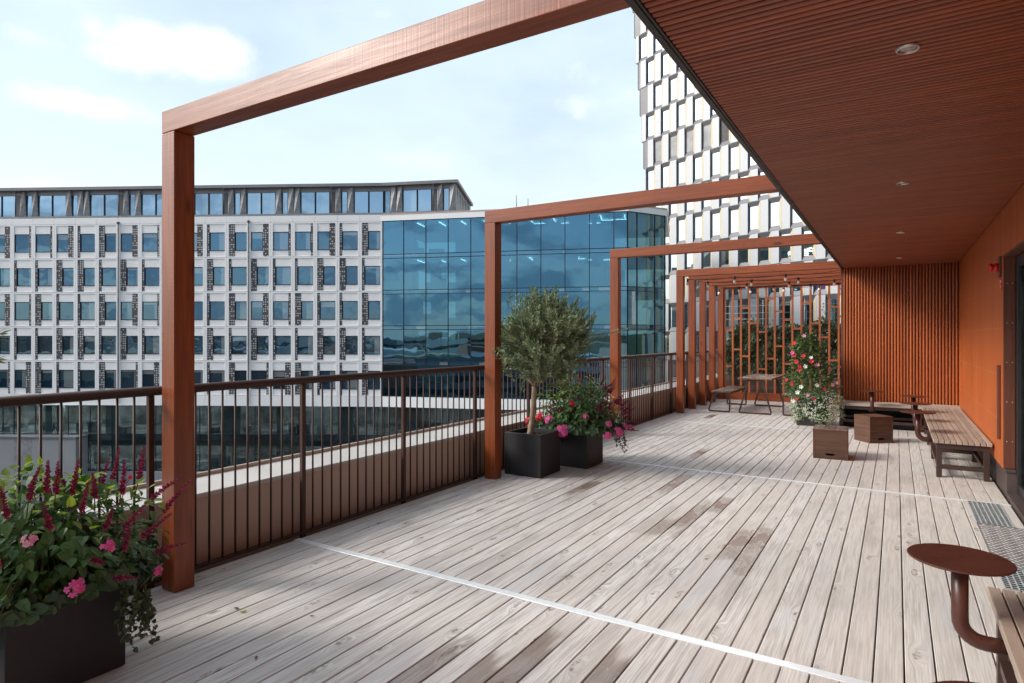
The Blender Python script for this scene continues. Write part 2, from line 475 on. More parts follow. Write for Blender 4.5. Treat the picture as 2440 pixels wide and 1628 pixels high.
M['glass_curtain'] = glass_mat('blue_curtain_glass', (0.36, 0.58, 0.64), (0.19, 0.40, 0.56), 0.50, 0.012, 0.35)
M['glass_low'] = glass_mat('dark_shop_glass', (0.60, 0.66, 0.68), (0.45, 0.50, 0.54), 0.14, 0.012, 0.4)
M['glass_side'] = glass_mat('shaded_side_glass', (0.34, 0.52, 0.54), (0.20, 0.30, 0.36), 0.34, 0.006, 0.3)  # wing glass again, with the side's darker reflection put into the tint
M['glass_window'] = glass_mat('office_window_glass', (1, 1, 1), (0.19, 0.35, 0.50), 0.46, 0.02, 0.5, (0.014, 0.04, 0.07), 0.2)
M['glass_pent'] = glass_mat('penthouse_glass', (1, 1, 1), (0.42, 0.60, 0.76), 0.62, 0.02, 0.3, (0.09, 0.14, 0.20), 0.4)
M['glass_tower'] = glass_mat('tower_glass', (1, 1, 1), (0.66, 0.74, 0.80), 0.74, 0.004, 0.3, (0.012, 0.045, 0.055), 0.12)
M['glass_spandrel'] = glass_mat('spandrel_glass', (1, 1, 1), (0.17, 0.37, 0.54), 0.55, 0.012, 0.4, (0.02, 0.06, 0.10), 0.1)
M['glass_door'] = glass_mat('door_glass', (0.55, 0.58, 0.56), (0.8, 0.82, 0.82), 0.10, 0.0, 1.0)


def deck_mat():
    m, nt, p = mat('weathered_deck_board')
    t0 = nd(nt, 'ShaderNodeTexCoord').outputs['Object']
    ri = nd(nt, 'ShaderNodeNewGeometry').outputs['Random Per Island']
    off = nd(nt, 'ShaderNodeVectorMath', {0: (31.0, 47.0, 0.0), 3: ri}, operation='SCALE').outputs[0]
    t = nd(nt, 'ShaderNodeVectorMath', {0: t0, 1: off}, operation='ADD').outputs[0]
    sp = nd(nt, 'ShaderNodeSeparateXYZ', {0: t0})
    v = nd(nt, 'ShaderNodeVectorMath', {0: t, 1: (1.0, 0.05, 1.0)}, operation='MULTIPLY').outputs[0]
    # knots bend the grain around them
    kv = nd(nt, 'ShaderNodeVectorMath', {0: t, 1: (7.8, 2.3, 1.0)}, operation='MULTIPLY').outputs[0]
    vo = nd(nt, 'ShaderNodeTexVoronoi', {'Vector': kv, 'Scale': 1.0, 'Randomness': 0.9}, voronoi_dimensions='2D')
    sel = rng(nt, nd(nt, 'ShaderNodeSeparateColor', {0: vo.outputs['Color']}).outputs[0], 0.70, 0.72)
    near = mth(nt, 'MULTIPLY', rng(nt, vo.outputs['Distance'], 0.0, 0.42, 1.0, 0.0), sel)
    vv = nd(nt, 'ShaderNodeVectorMath', {0: v, 1: nd(nt, 'ShaderNodeCombineXYZ', {0: mth(nt, 'MULTIPLY', near, 0.055)})}, operation='ADD').outputs[0]
    g = nd(nt, 'ShaderNodeTexNoise', {'Vector': vv, 'Scale': 55.0, 'Detail': 6, 'Roughness': 0.6, 'Distortion': 0.3})
    gw = nd(nt, 'ShaderNodeTexNoise', {'Vector': vv, 'Scale': 16.0, 'Detail': 4, 'Roughness': 0.5, 'Distortion': 1.2})
    rings = nd(nt, 'ShaderNodeTexWave', {'Vector': vv, 'Scale': 22.0, 'Distortion': 7.0, 'Detail': 3.0, 'Detail Scale': 1.4, 'Detail Roughness': 0.6},
               wave_type='BANDS', bands_direction='X')
    c = mixc(nt, rng(nt, g.outputs[0], 0.40, 0.66), (0.73, 0.685, 0.66), (0.44, 0.395, 0.37))
    c = mixc(nt, mth(nt, 'MULTIPLY', rng(nt, rings.outputs[0], 0.50, 0.95), 0.42), c, (0.33, 0.265, 0.235))
    # board to board: greyer by the rail, warmer under the roof
    c = mixc(nt, mth(nt, 'MULTIPLY', rng(nt, ri, 0.0, 1.0), 0.42), c, (0.44, 0.38, 0.345))
    warm = rng(nt, mth(nt, 'ADD', sp.outputs[0], mth(nt, 'MULTIPLY', ri, 1.6)), -2.6, 1.2)
    c = mixc(nt, mth(nt, 'MULTIPLY', warm, 0.55), c, mixc(nt, g.outputs[0], (0.74, 0.665, 0.61), (0.52, 0.445, 0.39)))
    patch = nd(nt, 'ShaderNodeTexNoise', {'Vector': nd(nt, 'ShaderNodeVectorMath', {0: t, 1: (3.0, 0.8, 1.0)}, operation='MULTIPLY').outputs[0], 'Scale': 1.0, 'Detail': 4})
    c = mixc(nt, mth(nt, 'MULTIPLY', rng(nt, patch.outputs[0], 0.52, 0.72), 0.50), c, (0.33, 0.285, 0.26))
    blue = nd(nt, 'ShaderNodeTexNoise', {'Vector': nd(nt, 'ShaderNodeVectorMath', {0: t, 1: (2.0, 0.5, 1.0)}, operation='MULTIPLY').outputs[0], 'Scale': 1.7, 'Detail': 3})
    c = mixc(nt, mth(nt, 'MULTIPLY', rng(nt, blue.outputs[0], 0.55, 0.72), 0.40), c, (0.52, 0.525, 0.555))
    kd = mth(nt, 'ADD', vo.outputs['Distance'], mth(nt, 'MULTIPLY', mth(nt, 'SUBTRACT', gw.outputs[0], 0.5), 0.42))
    kn = nd(nt, 'ShaderNodeTexNoise', {'Vector': t, 'Scale': 30.0, 'Detail': 3})
    ring = mth(nt, 'MULTIPLY', mth(nt, 'MULTIPLY', rng(nt, mth(nt, 'ABSOLUTE', mth(nt, 'SUBTRACT', kd, 0.07)), 0.0, 0.085, 1.0, 0.0), sel), rng(nt, kn.outputs[0], 0.40, 0.62))
    core = mth(nt, 'MULTIPLY', rng(nt, kd, 0.02, 0.07, 1.0, 0.0), sel)
    c = mixc(nt, mth(nt, 'MULTIPLY', core, 0.5), c, (0.50, 0.42, 0.34))
    c = mixc(nt, mth(nt, 'MULTIPLY', ring, 0.85), c, (0.13, 0.095, 0.075))
    # wet, dirty patches that follow single boards
    wet = None
    bi = mth(nt, 'FLOOR', mth(nt, 'DIVIDE', mth(nt, 'SUBTRACT', sp.outputs[0], 0.033), 0.1275))
    for (sx, sy, ry) in ((-1.88, 2.25, 0.42), (-1.74, 2.30, 0.40), (-1.62, 2.60, 0.42), (-1.17, 2.62, 0.40),
                         (-1.55, 5.55, 0.62), (-1.66, 5.15, 0.30), (-1.10, 5.00, 0.45), (-0.97, 4.62, 0.24), (-0.86, 5.20, 0.42), (-2.02, 6.75, 0.50),
                         (-2.87, 6.05, 0.40), (-1.40, 6.10, 0.35), (-3.20, 12.9, 0.45), (-2.3, 8.7, 0.4)):
        kb = math.floor((sx - 0.033) / 0.1275)
        off_b = mth(nt, 'MULTIPLY', mth(nt, 'ABSOLUTE', mth(nt, 'SUBTRACT', bi, float(kb))), 5.0)
        dy = mth(nt, 'DIVIDE', mth(nt, 'SUBTRACT', sp.outputs[1], sy), ry)
        d2 = mth(nt, 'ADD', mth(nt, 'MULTIPLY', dy, dy), off_b)
        wet = d2 if wet is None else mth(nt, 'MINIMUM', wet, d2)
    wn = nd(nt, 'ShaderNodeTexNoise', {'Vector': nd(nt, 'ShaderNodeVectorMath', {0: t, 1: (9.0, 3.0, 1.0)}, operation='MULTIPLY').outputs[0], 'Scale': 1.0, 'Detail': 5})
    wetf = rng(nt, mth(nt, 'ADD', wet, mth(nt, 'MULTIPLY', mth(nt, 'SUBTRACT', wn.outputs[0], 0.5), 2.8)), 0.30, 1.15, 1.0, 0.0)
    c = mixc(nt, mth(nt, 'MULTIPLY', wetf, 0.80), c, mixc(nt, 1.0, c, (0.36, 0.27, 0.22), 'MULTIPLY'))
    pud = rng(nt, mth(nt, 'ADD', wet, mth(nt, 'MULTIPLY', mth(nt, 'SUBTRACT', wn.outputs[0], 0.5), 1.2)), 0.02, 0.14, 1.0, 0.0)
    bm = nd(nt, 'ShaderNodeBump', {'Strength': 0.22, 'Distance': 0.004,
                                  'Height': mth(nt, 'ADD', mth(nt, 'ADD', g.outputs[0], mth(nt, 'MULTIPLY', ring, -0.4)), mth(nt, 'MULTIPLY', rings.outputs[0], 0.25))})
    rough = mth(nt, 'SUBTRACT', rng(nt, g.outputs[0], 0.3, 0.7, 0.56, 0.74), mth(nt, 'ADD', mth(nt, 'MULTIPLY', wetf, 0.25), mth(nt, 'MULTIPLY', pud, 0.27)), clamp=True)
    setp(nt, p, color=c, rough=rough, normal=bm.outputs[0], spec=0.45)
    return m


M['deck'] = deck_mat()


def orange_wall_mat():
    m, nt, p = mat('orange_stained_panel')
    t = nd(nt, 'ShaderNodeTexCoord').outputs['Object']
    sp = nd(nt, 'ShaderNodeSeparateXYZ', {0: t})
    v = nd(nt, 'ShaderNodeVectorMath', {0: t, 1: (1.0, 1.0, 0.03)}, operation='MULTIPLY').outputs[0]
    g = nd(nt, 'ShaderNodeTexNoise', {'Vector': v, 'Scale': 120.0, 'Detail': 4, 'Roughness': 0.6})
    b = nd(nt, 'ShaderNodeTexNoise', {'Vector': v, 'Scale': 7.0, 'Detail': 4})
    c = mixc(nt, rng(nt, mth(nt, 'ADD', mth(nt, 'MULTIPLY', g.outputs[0], 0.6), mth(nt, 'MULTIPLY', b.outputs[0], 0.4)), 0.35, 0.68), (0.53, 0.130, 0.030), (0.35, 0.072, 0.017))
    ln = None
    for z in (0.74, 1.21, 1.70, 2.17):
        d = mth(nt, 'ABSOLUTE', mth(nt, 'SUBTRACT', sp.outputs[2], z))
        ln = d if ln is None else mth(nt, 'MINIMUM', ln, d)
    dash = nd(nt, 'ShaderNodeTexNoise', {'Vector': t, 'Scale': 14.0, 'Detail': 2})
    lf = mth(nt, 'MULTIPLY', rng(nt, ln, 0.001, 0.0045, 1.0, 0.0), rng(nt, dash.outputs[0], 0.30, 0.62, 0.25, 0.85))
    c = mixc(nt, mth(nt, 'MULTIPLY', lf, 0.6), c, (0.72, 0.34, 0.14))
    bp = nd(nt, 'ShaderNodeBump', {'Strength': 0.35, 'Distance': 0.003, 'Height': g.outputs[0]})
    setp(nt, p, color=c, rough=0.5, normal=bp.outputs[0], spec=0.4)
    return m


M['orange'] = orange_wall_mat()
M['soffit'] = wood('stained_soffit_rib', (0.34, 0.080, 0.022), (0.22, 0.047, 0.013), 0, 0.42, 0.2, island=True, dark=(0.10, 0.022, 0.010))


def leaf_mat(name, a, b, back=None, rough=0.45, trans=0.3, hi=None):
    m, nt, p = mat(name)
    geo = nd(nt, 'ShaderNodeNewGeometry')
    ri = geo.outputs['Random Per Island']
    c = mixc(nt, ri, a, b)
    if hi:
        c = mixc(nt, rng(nt, ri, 0.88, 0.95), c, hi)
    if back:
        c = mixc(nt, geo.outputs['Backfacing'], c, back)
    setp(nt, p, color=c, rough=rough, spec=0.45)
    tl = nd(nt, 'ShaderNodeBsdfTranslucent', {'Color': c})
    mx = nd(nt, 'ShaderNodeMixShader', {0: trans, 1: p.outputs[0], 2: tl.outputs[0]})
    nt.links.new(mx.outputs[0], nt.nodes['Material Output'].inputs[0])
    return m


M['olive_leaf'] = leaf_mat('olive_leaf', (0.080, 0.140, 0.034), (0.17, 0.235, 0.080), (0.25, 0.30, 0.17), 0.42, 0.2, (0.26, 0.27, 0.12))
M['bark'] = plain('olive_bark', (0.27, 0.20, 0.14), 0.85, 0.0, 0.3, 14, 0.6, 40)
M['twig'] = plain('twig', (0.12, 0.10, 0.06), 0.8, 0.0, 0.2)
M['leaf_green'] = leaf_mat('broad_leaf', (0.036, 0.115, 0.014), (0.080, 0.205, 0.030), (0.08, 0.17, 0.04), 0.42, 0.25, (0.15, 0.22, 0.05))
M['leaf_lime'] = leaf_mat('lime_leaf', (0.26, 0.42, 0.035), (0.40, 0.52, 0.05), (0.24, 0.34, 0.06), 0.45, 0.35)
M['leaf_dark'] = leaf_mat('dark_round_leaf', (0.026, 0.060, 0.026), (0.055, 0.100, 0.042), (0.06, 0.08, 0.05), 0.5, 0.15)
M['leaf_ivy'] = leaf_mat('ivy_leaf', (0.026, 0.055, 0.018), (0.065, 0.11, 0.032), (0.06, 0.09, 0.04), 0.35, 0.2, (0.14, 0.16, 0.05))
M['leaf_gloss'] = leaf_mat('glossy_climber_leaf', (0.05, 0.11, 0.022), (0.11, 0.19, 0.045), (0.10, 0.16, 0.06), 0.33, 0.25)
M['leaf_small'] = leaf_mat('small_pale_leaf', (0.13, 0.25, 0.05), (0.26, 0.38, 0.11), (0.15, 0.2, 0.09), 0.5, 0.3)
M['salvia'] = leaf_mat('salvia_bud', (0.16, 0.012, 0.040), (0.34, 0.015, 0.090), None, 0.5, 0.2, (0.55, 0.02, 0.16))
M['pink'] = leaf_mat('pink_petal', (0.75, 0.07, 0.30), (0.82, 0.16, 0.42), None, 0.5, 0.35)
M['pale_pink'] = leaf_mat('pale_pink_petal', (0.80, 0.30, 0.42), (0.82, 0.42, 0.54), None, 0.5, 0.35)
M['red_petal'] = leaf_mat('red_petal', (0.62, 0.012, 0.025), (0.74, 0.03, 0.06), None, 0.5, 0.3)
M['white_petal'] = leaf_mat('white_petal', (0.80, 0.79, 0.74), (0.85, 0.84, 0.80), None, 0.5, 0.3)


def facing_dots():
    """dark perforated sheet: square holes on a grid, some left out"""
    m, nt, p = mat('perforated_dark_sheet')
    t = nd(nt, 'ShaderNodeTexCoord').outputs['Object']
    oi = nd(nt, 'ShaderNodeObjectInfo').outputs['Random']
    sp = nd(nt, 'ShaderNodeSeparateXYZ', {0: t})
    a = mth(nt, 'DIVIDE', sp.outputs[0], 0.21)
    b = mth(nt, 'DIVIDE', sp.outputs[2], 0.24)
    fa = mth(nt, 'ABSOLUTE', mth(nt, 'SUBTRACT', mth(nt, 'FRACT', a), 0.5))
    fb = mth(nt, 'ABSOLUTE', mth(nt, 'SUBTRACT', mth(nt, 'FRACT', b), 0.5))
    inside = mth(nt, 'MULTIPLY', mth(nt, 'LESS_THAN', fa, 0.25), mth(nt, 'LESS_THAN', fb, 0.23))
    cell = nd(nt, 'ShaderNodeCombineXYZ', {0: mth(nt, 'FLOOR', a), 1: mth(nt, 'FLOOR', b), 2: mth(nt, 'MULTIPLY', oi, 50.0)})
    wn = nd(nt, 'ShaderNodeTexWhiteNoise', {'Vector': cell})
    row = nd(nt, 'ShaderNodeTexWhiteNoise', {'Vector': nd(nt, 'ShaderNodeCombineXYZ', {1: mth(nt, 'FLOOR', b), 2: mth(nt, 'MULTIPLY', oi, 31.0)})})
    on = mth(nt, 'GREATER_THAN', mth(nt, 'ADD', mth(nt, 'MULTIPLY', wn.outputs[0], 0.6), mth(nt, 'MULTIPLY', row.outputs[0], 0.3)), 0.38)
    c = mixc(nt, mth(nt, 'MULTIPLY', inside, on), (0.062, 0.058, 0.062), (0.62, 0.62, 0.62))
    setp(nt, p, color=c, rough=0.5)
    return m


M['perf'] = facing_dots()


def mesh_panel_mat():
    m, nt, p = mat('grey_mesh_panel')
    t = nd(nt, 'ShaderNodeTexCoord').outputs['Object']
    n = nd(nt, 'ShaderNodeTexNoise', {'Vector': t, 'Scale': 3.0, 'Detail': 6, 'Roughness': 0.7})
    setp(nt, p, color=mixc(nt, rng(nt, n.outputs[0], 0.35, 0.65), (0.20, 0.20, 0.208), (0.32, 0.325, 0.335)), rough=0.5, metal=0.3)
    return m


M['fin'] = mesh_panel_mat()

# ================================================================== SETTING
g = MB()
g.add([(-1500, -1500, -20.4), (1500, -1500, -20.4), (1500, 1500, -20.4), (-1500, 1500, -20.4)], [(0, 1, 2, 3)])
struct(g.build('ground', M['asphalt']))
g = MB()
hp, n = [], 96
for i in range(n):
    an = 2 * PI * i / n
    hh = 6 + 9 * (0.5 + 0.5 * math.sin(an * 5 + 1)) + 5 * math.sin(an * 13 + 2) + rnd.uniform(-1, 1)
    for rad, z in ((420, -20.6), (470, -20.4 + hh + 8), (560, -20.4 + hh + 14), (900, -20.6)):
        hp.append((rad * math.cos(an), rad * math.sin(an), z))
g.add(hp, [(4 * i + k, 4 * ((i + 1) % n) + k, 4 * ((i + 1) % n) + k + 1, 4 * i + k + 1) for i in range(n) for k in range(3)], 0, True)
struct(g.build('hills', M['hill']))  # unseen ring, added so that low glass reflects a dark skyline

tn = MB()  # unseen town behind the camera, added to fill the glass reflections
rt = random.Random(4)
for q in range(230):
    an = math.radians(rt.uniform(196, 330))
    rad = rt.uniform(75, 390)
    cx_, cy_ = rad * math.cos(an), rad * math.sin(an)
    if cx_ > -22 and cy_ > -60:
        continue
    w_, d_, h_ = rt.uniform(8, 28), rt.uniform(8, 22), rt.uniform(8, 20) + (6 if rad > 180 else 0)
    mi = rt.randrange(4)
    tn.box(cx_ - w_, cx_ + w_, cy_ - d_, cy_ + d_, -20.39, -20.4 + h_, mi)
    for fl in range(1, int(h_ / 3.4)):
        z = -20.4 + fl * 3.4
        tn.box(cx_ - w_ - 0.05, cx_ + w_ + 0.05, cy_ - d_ - 0.05, cy_ + d_ + 0.05, z, z + 1.5, 4)
tn_o = tn.build('distant_town', [plain('town_white', (0.62, 0.60, 0.57), 0.7), plain('town_brick', (0.26, 0.13, 0.09), 0.8), plain('town_ochre', (0.45, 0.36, 0.24), 0.7), plain('town_grey', (0.24, 0.24, 0.25), 0.7), plain('town_glass', (0.04, 0.05, 0.06), 0.15)])
tn_o['kind'] = 'stuff'

# ---- deck boards
d = MB()
x0 = 0.033 - 0.1275 * 32
i = 0
for k in range(40):
    xa, xb = x0 + 0.1275 * k + 0.0034, x0 + 0.1275 * (k + 1) - 0.0034
    xa = max(xa, -4.045)
    xb = min(xb, 0.938)
    if xb - xa < 0.02:
        continue
    for ya, yb in ((-3.4, 3.263), (3.325, 7.515), (7.577, 11.769), (11.831, 16.05), (16.056, 17.9)):
        dz = rnd.uniform(-0.0012, 0.0012)
        z = dz
        c = 0.003
        d.add([(xa, ya, -0.028), (xb, ya, -0.028), (xb, yb, -0.028), (xa, yb, -0.028),
               (xa, ya, z - c), (xb, ya, z - c), (xb, yb, z - c), (xa, yb, z - c),
               (xa + c, ya + 0.001, z), (xb - c, ya + 0.001, z), (xb - c, yb - 0.001, z), (xa + c, yb - 0.001, z)],
              [(0, 1, 5, 4), (1, 2, 6, 5), (2, 3, 7, 6), (3, 0, 4, 7), (4, 5, 9, 8), (5, 6, 10, 9), (6, 7, 11, 10), (7, 4, 8, 11), (8, 9, 10, 11)])
struct(d.build('deck', M['deck']))
d = MB()
d.box(-4.06, 0.94, -3.4, 17.95, -0.25, -0.032)
struct(d.build('deck_substructure', M['void']))

for y, lab in ((3.294, "long white metal strip nearest the camera, from railing foot to lower right corner"),
               (7.546, "white metal strip across the deck running from behind the flower planter to the steel grate"),
               (11.80, "farthest thin white metal strip across the deck, just before the bench table")):
    s_ = MB()
    hw_ = 0.029 if y < 5 else 0.019
    s_.box(-4.05, 0.93, y - hw_, y + hw_, -0.02, 0.003)
    o = s_.build('deck_strip', M['strip'], bevel=0.0015)
    tag(o, lab, 'metal strip', 'metal strips across the deck')

# ================================================================== RAILING AND PARAPET
RX = -4.085
r = thing('railing', (RX, 1.0, 0), "brown metal balustrade with round handrail and thin vertical bars along the terrace edge", 'railing')
b = MB()
b.tube([(RX, -1.2, 1.255), (RX, 17.9, 1.255)], 0.030, 14)
b.build('handrail', M['brown_steel'], r)
b = MB()
b.box(RX - 0.022, RX + 0.022, -1.2, 17.9, 0.018, 0.034)
b.build('bottom_rail', M['brown_steel'], r)
ys = [2.176 + 1.2075 * k for k in range(-3, 14)]
for y in ys:
    b = MB()
    b.box(RX - 0.018, RX + 0.018, y - 0.018, y + 0.018, -0.03, 1.226)
    b.build('railing_post', M['brown_steel'], r, bevel=0.003)
bal = []
for y in ys:
    for q in range(1, 12):
        bal.append(y + q * 1.2075 / 12)
bal = [y for y in bal if y < 17.8]
vis = sorted([y for y in bal if y > 0.95])
first = None
rest = MB()
for y in bal:
    if y in vis[:100]:
        if first is None:
            b = MB()
            b.tube([(0, 0, 0.034), (0, 0, 1.228)], 0.0075, 8)
            first = b.build('baluster', M['brown_steel'], None)
            first.parent = r
            o = first
        else:
            o = first.copy()
            COL.objects.link(o)
        o.location = (0, y - 1.0, 0)
    else:
        rest.tube([(RX, y, 0.034), (RX, y, 1.228)], 0.0075, 6)
o = rest.build('baluster', M['brown_steel'], r)
o['kind'] = 'stuff'

pw = thing('parapet_wall', (-4.4, 5, 0), "brown sheet metal parapet with broad pale ledge outside the railing", 'parapet wall')
b = MB()
y = -3.5
while y < 17.9:
    b.box(-4.66, -4.19, y, y + 2.396, -0.4, 0.472)
    y += 2.4
b.build('parapet_panel', M['parapet'], pw)
b = MB()
y = -3.5
while y < 17.9:
    b.box(-4.665, -4.165, y, y + 2.996, 0.472, 0.505)
    y += 3.0
b.build('ledge', M['parapet_cap'], pw, bevel=0.004)
b = MB()
b.box(-4.69, -4.667, -3.5, 18.0, 0.36, 0.535)
b.build('ledge_lip', M['parapet'], pw)

# ================================================================== PERGOLA FRAMES
frames_y = (2.19, 5.84, 9.47, 13.07, 13.97, 14.87, 15.76, 16.66)
flab = ("nearest timber post and beam, the beam running out of the picture's top",
        "second timber post and beam from the camera, its post just left of the olive tree",
        "third timber post and beam, its post rising behind the flower planter",
        "first of the five close set timber frames, nearest the camera",
        "second of the five close set timber frames by the bench table",
        "third and middle one of the five close set timber frames",
        "fourth of the five close set timber frames, next to last before the lattice",
        "last of the five close set timber frames, framing the lattice screen")
proto = None
for y, lab in zip(frames_y, flab):
    if proto is None:
        t = thing('pergola_frame', (-3.91, y, 0), lab, 'pergola frame', 'reddish timber pergola frames along the terrace', local=True)
        b = MB()
        b.box(-0.07, 0.07, 0, 0.135, 0.002, 2.896)
        b.build('post', M['post'], t, bevel=0.004, seg=2)
        b = MB()
        b.box(-0.07, 3.02, 0, 0.135, 2.899, 3.040)
        b.build('beam', M['beam'], t, bevel=0.004, seg=2)
        proto = t
    else:
        t = copy_tree(proto)
        t.location = (-3.91, y, 0)
        t['label'] = lab

# ================================================================== TERRACE BUILDING
EX, SZ, WX = -0.885, 2.905, 0.92
tb = thing('terrace_building', (3, 6, 0), "the terrace's own building with ribbed soffit, orange wall and fluted end wall", 'building')
b = MB()
pitch = 0.0445
y = -3.2
while y < 13.20:
    pr = [(-0.0150, 0.022), (-0.0145, 0.005), (-0.009, 0.0), (0.009, 0.0), (0.0145, 0.005), (0.0150, 0.022)]
    vs = [(EX + 0.043, y + a, SZ + c) for a, c in pr] + [(WX - 0.012, y + a, SZ + c) for a, c in pr]
    b.add(vs, [(i, i + 1, i + 7, i + 6) for i in range(5)] + [(5, 4, 3, 2, 1, 0), (6, 7, 8, 9, 10, 11)])
    y += pitch
b.build('soffit', M['soffit'], tb)
b = MB()
b.box(EX + 0.03, 6.0, -3.3, 13.2, SZ + 0.0225, 3.34)
b.build('roof', M['void'], tb)
b = MB()
b.box(EX, EX + 0.028, -3.3, 13.24, 2.893, 3.40)
b.box(EX + 0.0285, EX + 0.041, -3.3, 13.2, 2.899, SZ + 0.021)
b.build('fascia', M['trim'], tb)
b = MB()
b.box(-0.70, 6.0, -3.3, 19.5, 3.41, 26.0)  # out of view; made tall and dark to cut light on the posts
b.build('upper_wall', M['grey_clad'], tb)
# right wall with the door opening
b = MB()
b.box(WX, 1.10, 8.0, 13.2, 0.272, SZ + 0.02)
b.box(WX, 1.10, -3.3, 7.9995, 2.435, SZ + 0.02)
b.box(WX, 1.10, -3.3, 3.2, 0.272, 2.4345)
b.build('wall', M['orange'], tb)
b = MB()
b.box(WX + 0.022, 1.1, 7.93, 13.2, -0.02, 0.2715)
b.build('plinth', M['plinth'], tb, bevel=0.003)
b = MB()
b.box(WX + 0.022, 1.1, -3.3, 3.19, -0.02, 0.2715)
b.build('plinth', M['plinth'], tb, bevel=0.003)
b = MB()
b.box(WX + 0.004, 1.02, 7.918, 7.9295, 0.245, 0.276)
b.build('plinth_cap', M['plinth'], tb, bevel=0.002)
b = MB()
b.box(WX + 0.004, 1.018, 7.982, 7.998, 0.277, 2.43)
b.box(WX + 0.004, 1.018, 3.2, 7.98, 2.418, 2.4335)
jb = b.build('door_jamb', M['jamb'], tb, bevel=0.002)
b = MB()
for z in (0.55, 0.95, 1.35, 1.75, 2.15):
    for xx in (0.95, 0.995):
        b.lathe((xx, 7.9815, z), [(0.0001, 0.0025), (0.004, 0.002), (0.0045, 0.0)], 8, axis=(0, -1, 0))
b.build('screw', M['zinc'], jb)
dr = MB()
for ya, yb in ((7.87, 7.98), (6.30, 6.40), (4.75, 4.85), (3.22, 3.32)):
    dr.box(1.022, 1.085, ya, yb, 0.05, 2.41)
for ya, yb in ((6.401, 7.869), (4.851, 6.299), (3.321, 4.749)):
    dr.box(1.024, 1.083, ya, yb, 2.30, 2.41)
    dr.box(1.024, 1.083, ya, yb, 0.05, 0.15)
door = dr.build('door', M['dark_frame'], tb, bevel=0.003)
b = MB()
for ya, yb in ((6.401, 7.869), (4.851, 6.299), (3.321, 4.749)):
    b.box(1.05, 1.06, ya, yb, 0.151, 2.299)
b.build('glass', M['glass_door'], door)
b = MB()
b.box(0.94, 1.10, 3.2, 7.92, -0.02, 0.045)
b.build('door_sill', M['plinth'], tb)
b = MB()
b.box(1.10, 5.9, 0.5, 13.0, -0.02, 0.02)
b.box(5.0, 5.1, 0.5, 13.0, 0.02, 2.9)
b.box(1.11, 5.0, 8.3, 8.4, 0.02, 2.9)
b.build('room', M['interior_dark'], tb)
b = MB()
b.box(WX - 0.03, WX - 0.002, 8.14, 8.175, 0.545, 1.315)
b.build('door_pull', M['jamb'], tb, bevel=0.004)
# fluted end wall
SY = 13.2
b = MB()
k = 0
fx = EX + 0.055
while fx + 0.02 < WX - 0.005:
    pr = [(fx + 0.0218 * math.cos(PI - PI * q / 8), SY + 0.022 - 0.036 * math.sin(PI * q / 8)) for q in range(9)]
    vs = [(x, y, 0.01) for x, y in pr] + [(x, y, SZ - 0.002) for x, y in pr]
    b.add(vs, [(i, i + 1, i + 10, i + 9) for i in range(8)], 0, True)
    fx += 0.0478
b.build('slatted_wall', M['flute'], tb)
b = MB()
b.box(EX + 0.03, 6.0, SY + 0.023, 19.5, -0.02, SZ + 0.02)
b.build('end_wall', M['jamb'], tb)
b = MB()
for ya in [SY + 0.06 + 0.0 + 0.145 * q for q in range(25)]:
    b.box(EX, EX + 0.0295, ya, ya + 0.135, 0.0, 3.40)
b.build('side_cladding', M['batten'], tb)
b = MB()
b.box(EX - 0.004, EX + 0.032, SY - 0.005, SY + 0.05, 0.0, 2.89)
b.build('corner_board', M['jamb'], tb, bevel=0.003)
b = MB()
b.box(-4.655, 8, -12, 19.5, -20.4, -0.405)
b.box(-4.19, 6, 17.95, 19.5, -0.404, -0.05)
b.build('lower_wall', M['parapet'], tb)

# downlights
for y, lab in ((3.32, "large looking round ceiling downlight in the ribbed soffit, nearest the camera"),
               (6.19, "second round ceiling downlight from the camera"),
               (9.06, "third round ceiling downlight, small in the soffit before the fluted wall"),
               (11.95, "farthest tiny ceiling downlight close to the fluted wall")):
    t = thing('ceiling_downlight', (0.044, y, SZ), lab, 'ceiling light', 'round downlights in the soffit')
    b = MB()
    b.lathe((0.044, y, SZ), [(0.0505, 0.0), (0.050, -0.004), (0.046, -0.009), (0.041, -0.010), (0.038, -0.006), (0.036, 0.004)], 32)
    b.build('ring', M['lamp_ring'], t)
    b = MB()
    b.lathe((0.044, y, SZ), [(0.036, 0.004), (0.03, -0.003), (0.018, -0.006), (0.0005, -0.007)], 24)
    b.build('lens', M['lamp_lens'], t)

# alarm siren and sign
t = thing('alarm_siren', (WX, 8.15, 2.33), "red alarm siren on a dark bracket beside the door top", 'siren')
b = MB()
b.box(WX - 0.02, WX - 0.001, 8.07, 8.19, 2.225, 2.44)
b.build('back_plate', M['jamb'], t, bevel=0.004)
b = MB()
b.lathe((WX - 0.02, 8.13, 2.33), [(0.0, 0.0), (0.042, 0.0), (0.042, 0.034), (0.034, 0.038), (0.032, 0.048)], 24, axis=(-1, 0, 0))
b.build('housing', M['red'], t)
b = MB()
b.lathe((WX - 0.068, 8.13, 2.33), [(0.032, 0.0), (0.044, 0.003), (0.046, 0.022), (0.038, 0.032), (0.028, 0.032), (0.02, 0.02), (0.0005, 0.02)], 24, axis=(-1, 0, 0))
b.build('horn', M['red'], t)
t = thing('wall_sign', (WX, 8.09, 2.15), "small red sign with pale mark under the alarm siren", 'sign')
b = MB()
b.box(WX - 0.006, WX - 0.001, 8.05, 8.14, 2.09, 2.21)
b.build('plate', M['red'], t)
b = MB()
b.box(WX - 0.009, WX - 0.0065, 8.07, 8.12, 2.165, 2.19)
b.box(WX - 0.009, WX - 0.0065, 8.07, 8.12, 2.12, 2.135)
b.build('marking', M['white'], t)

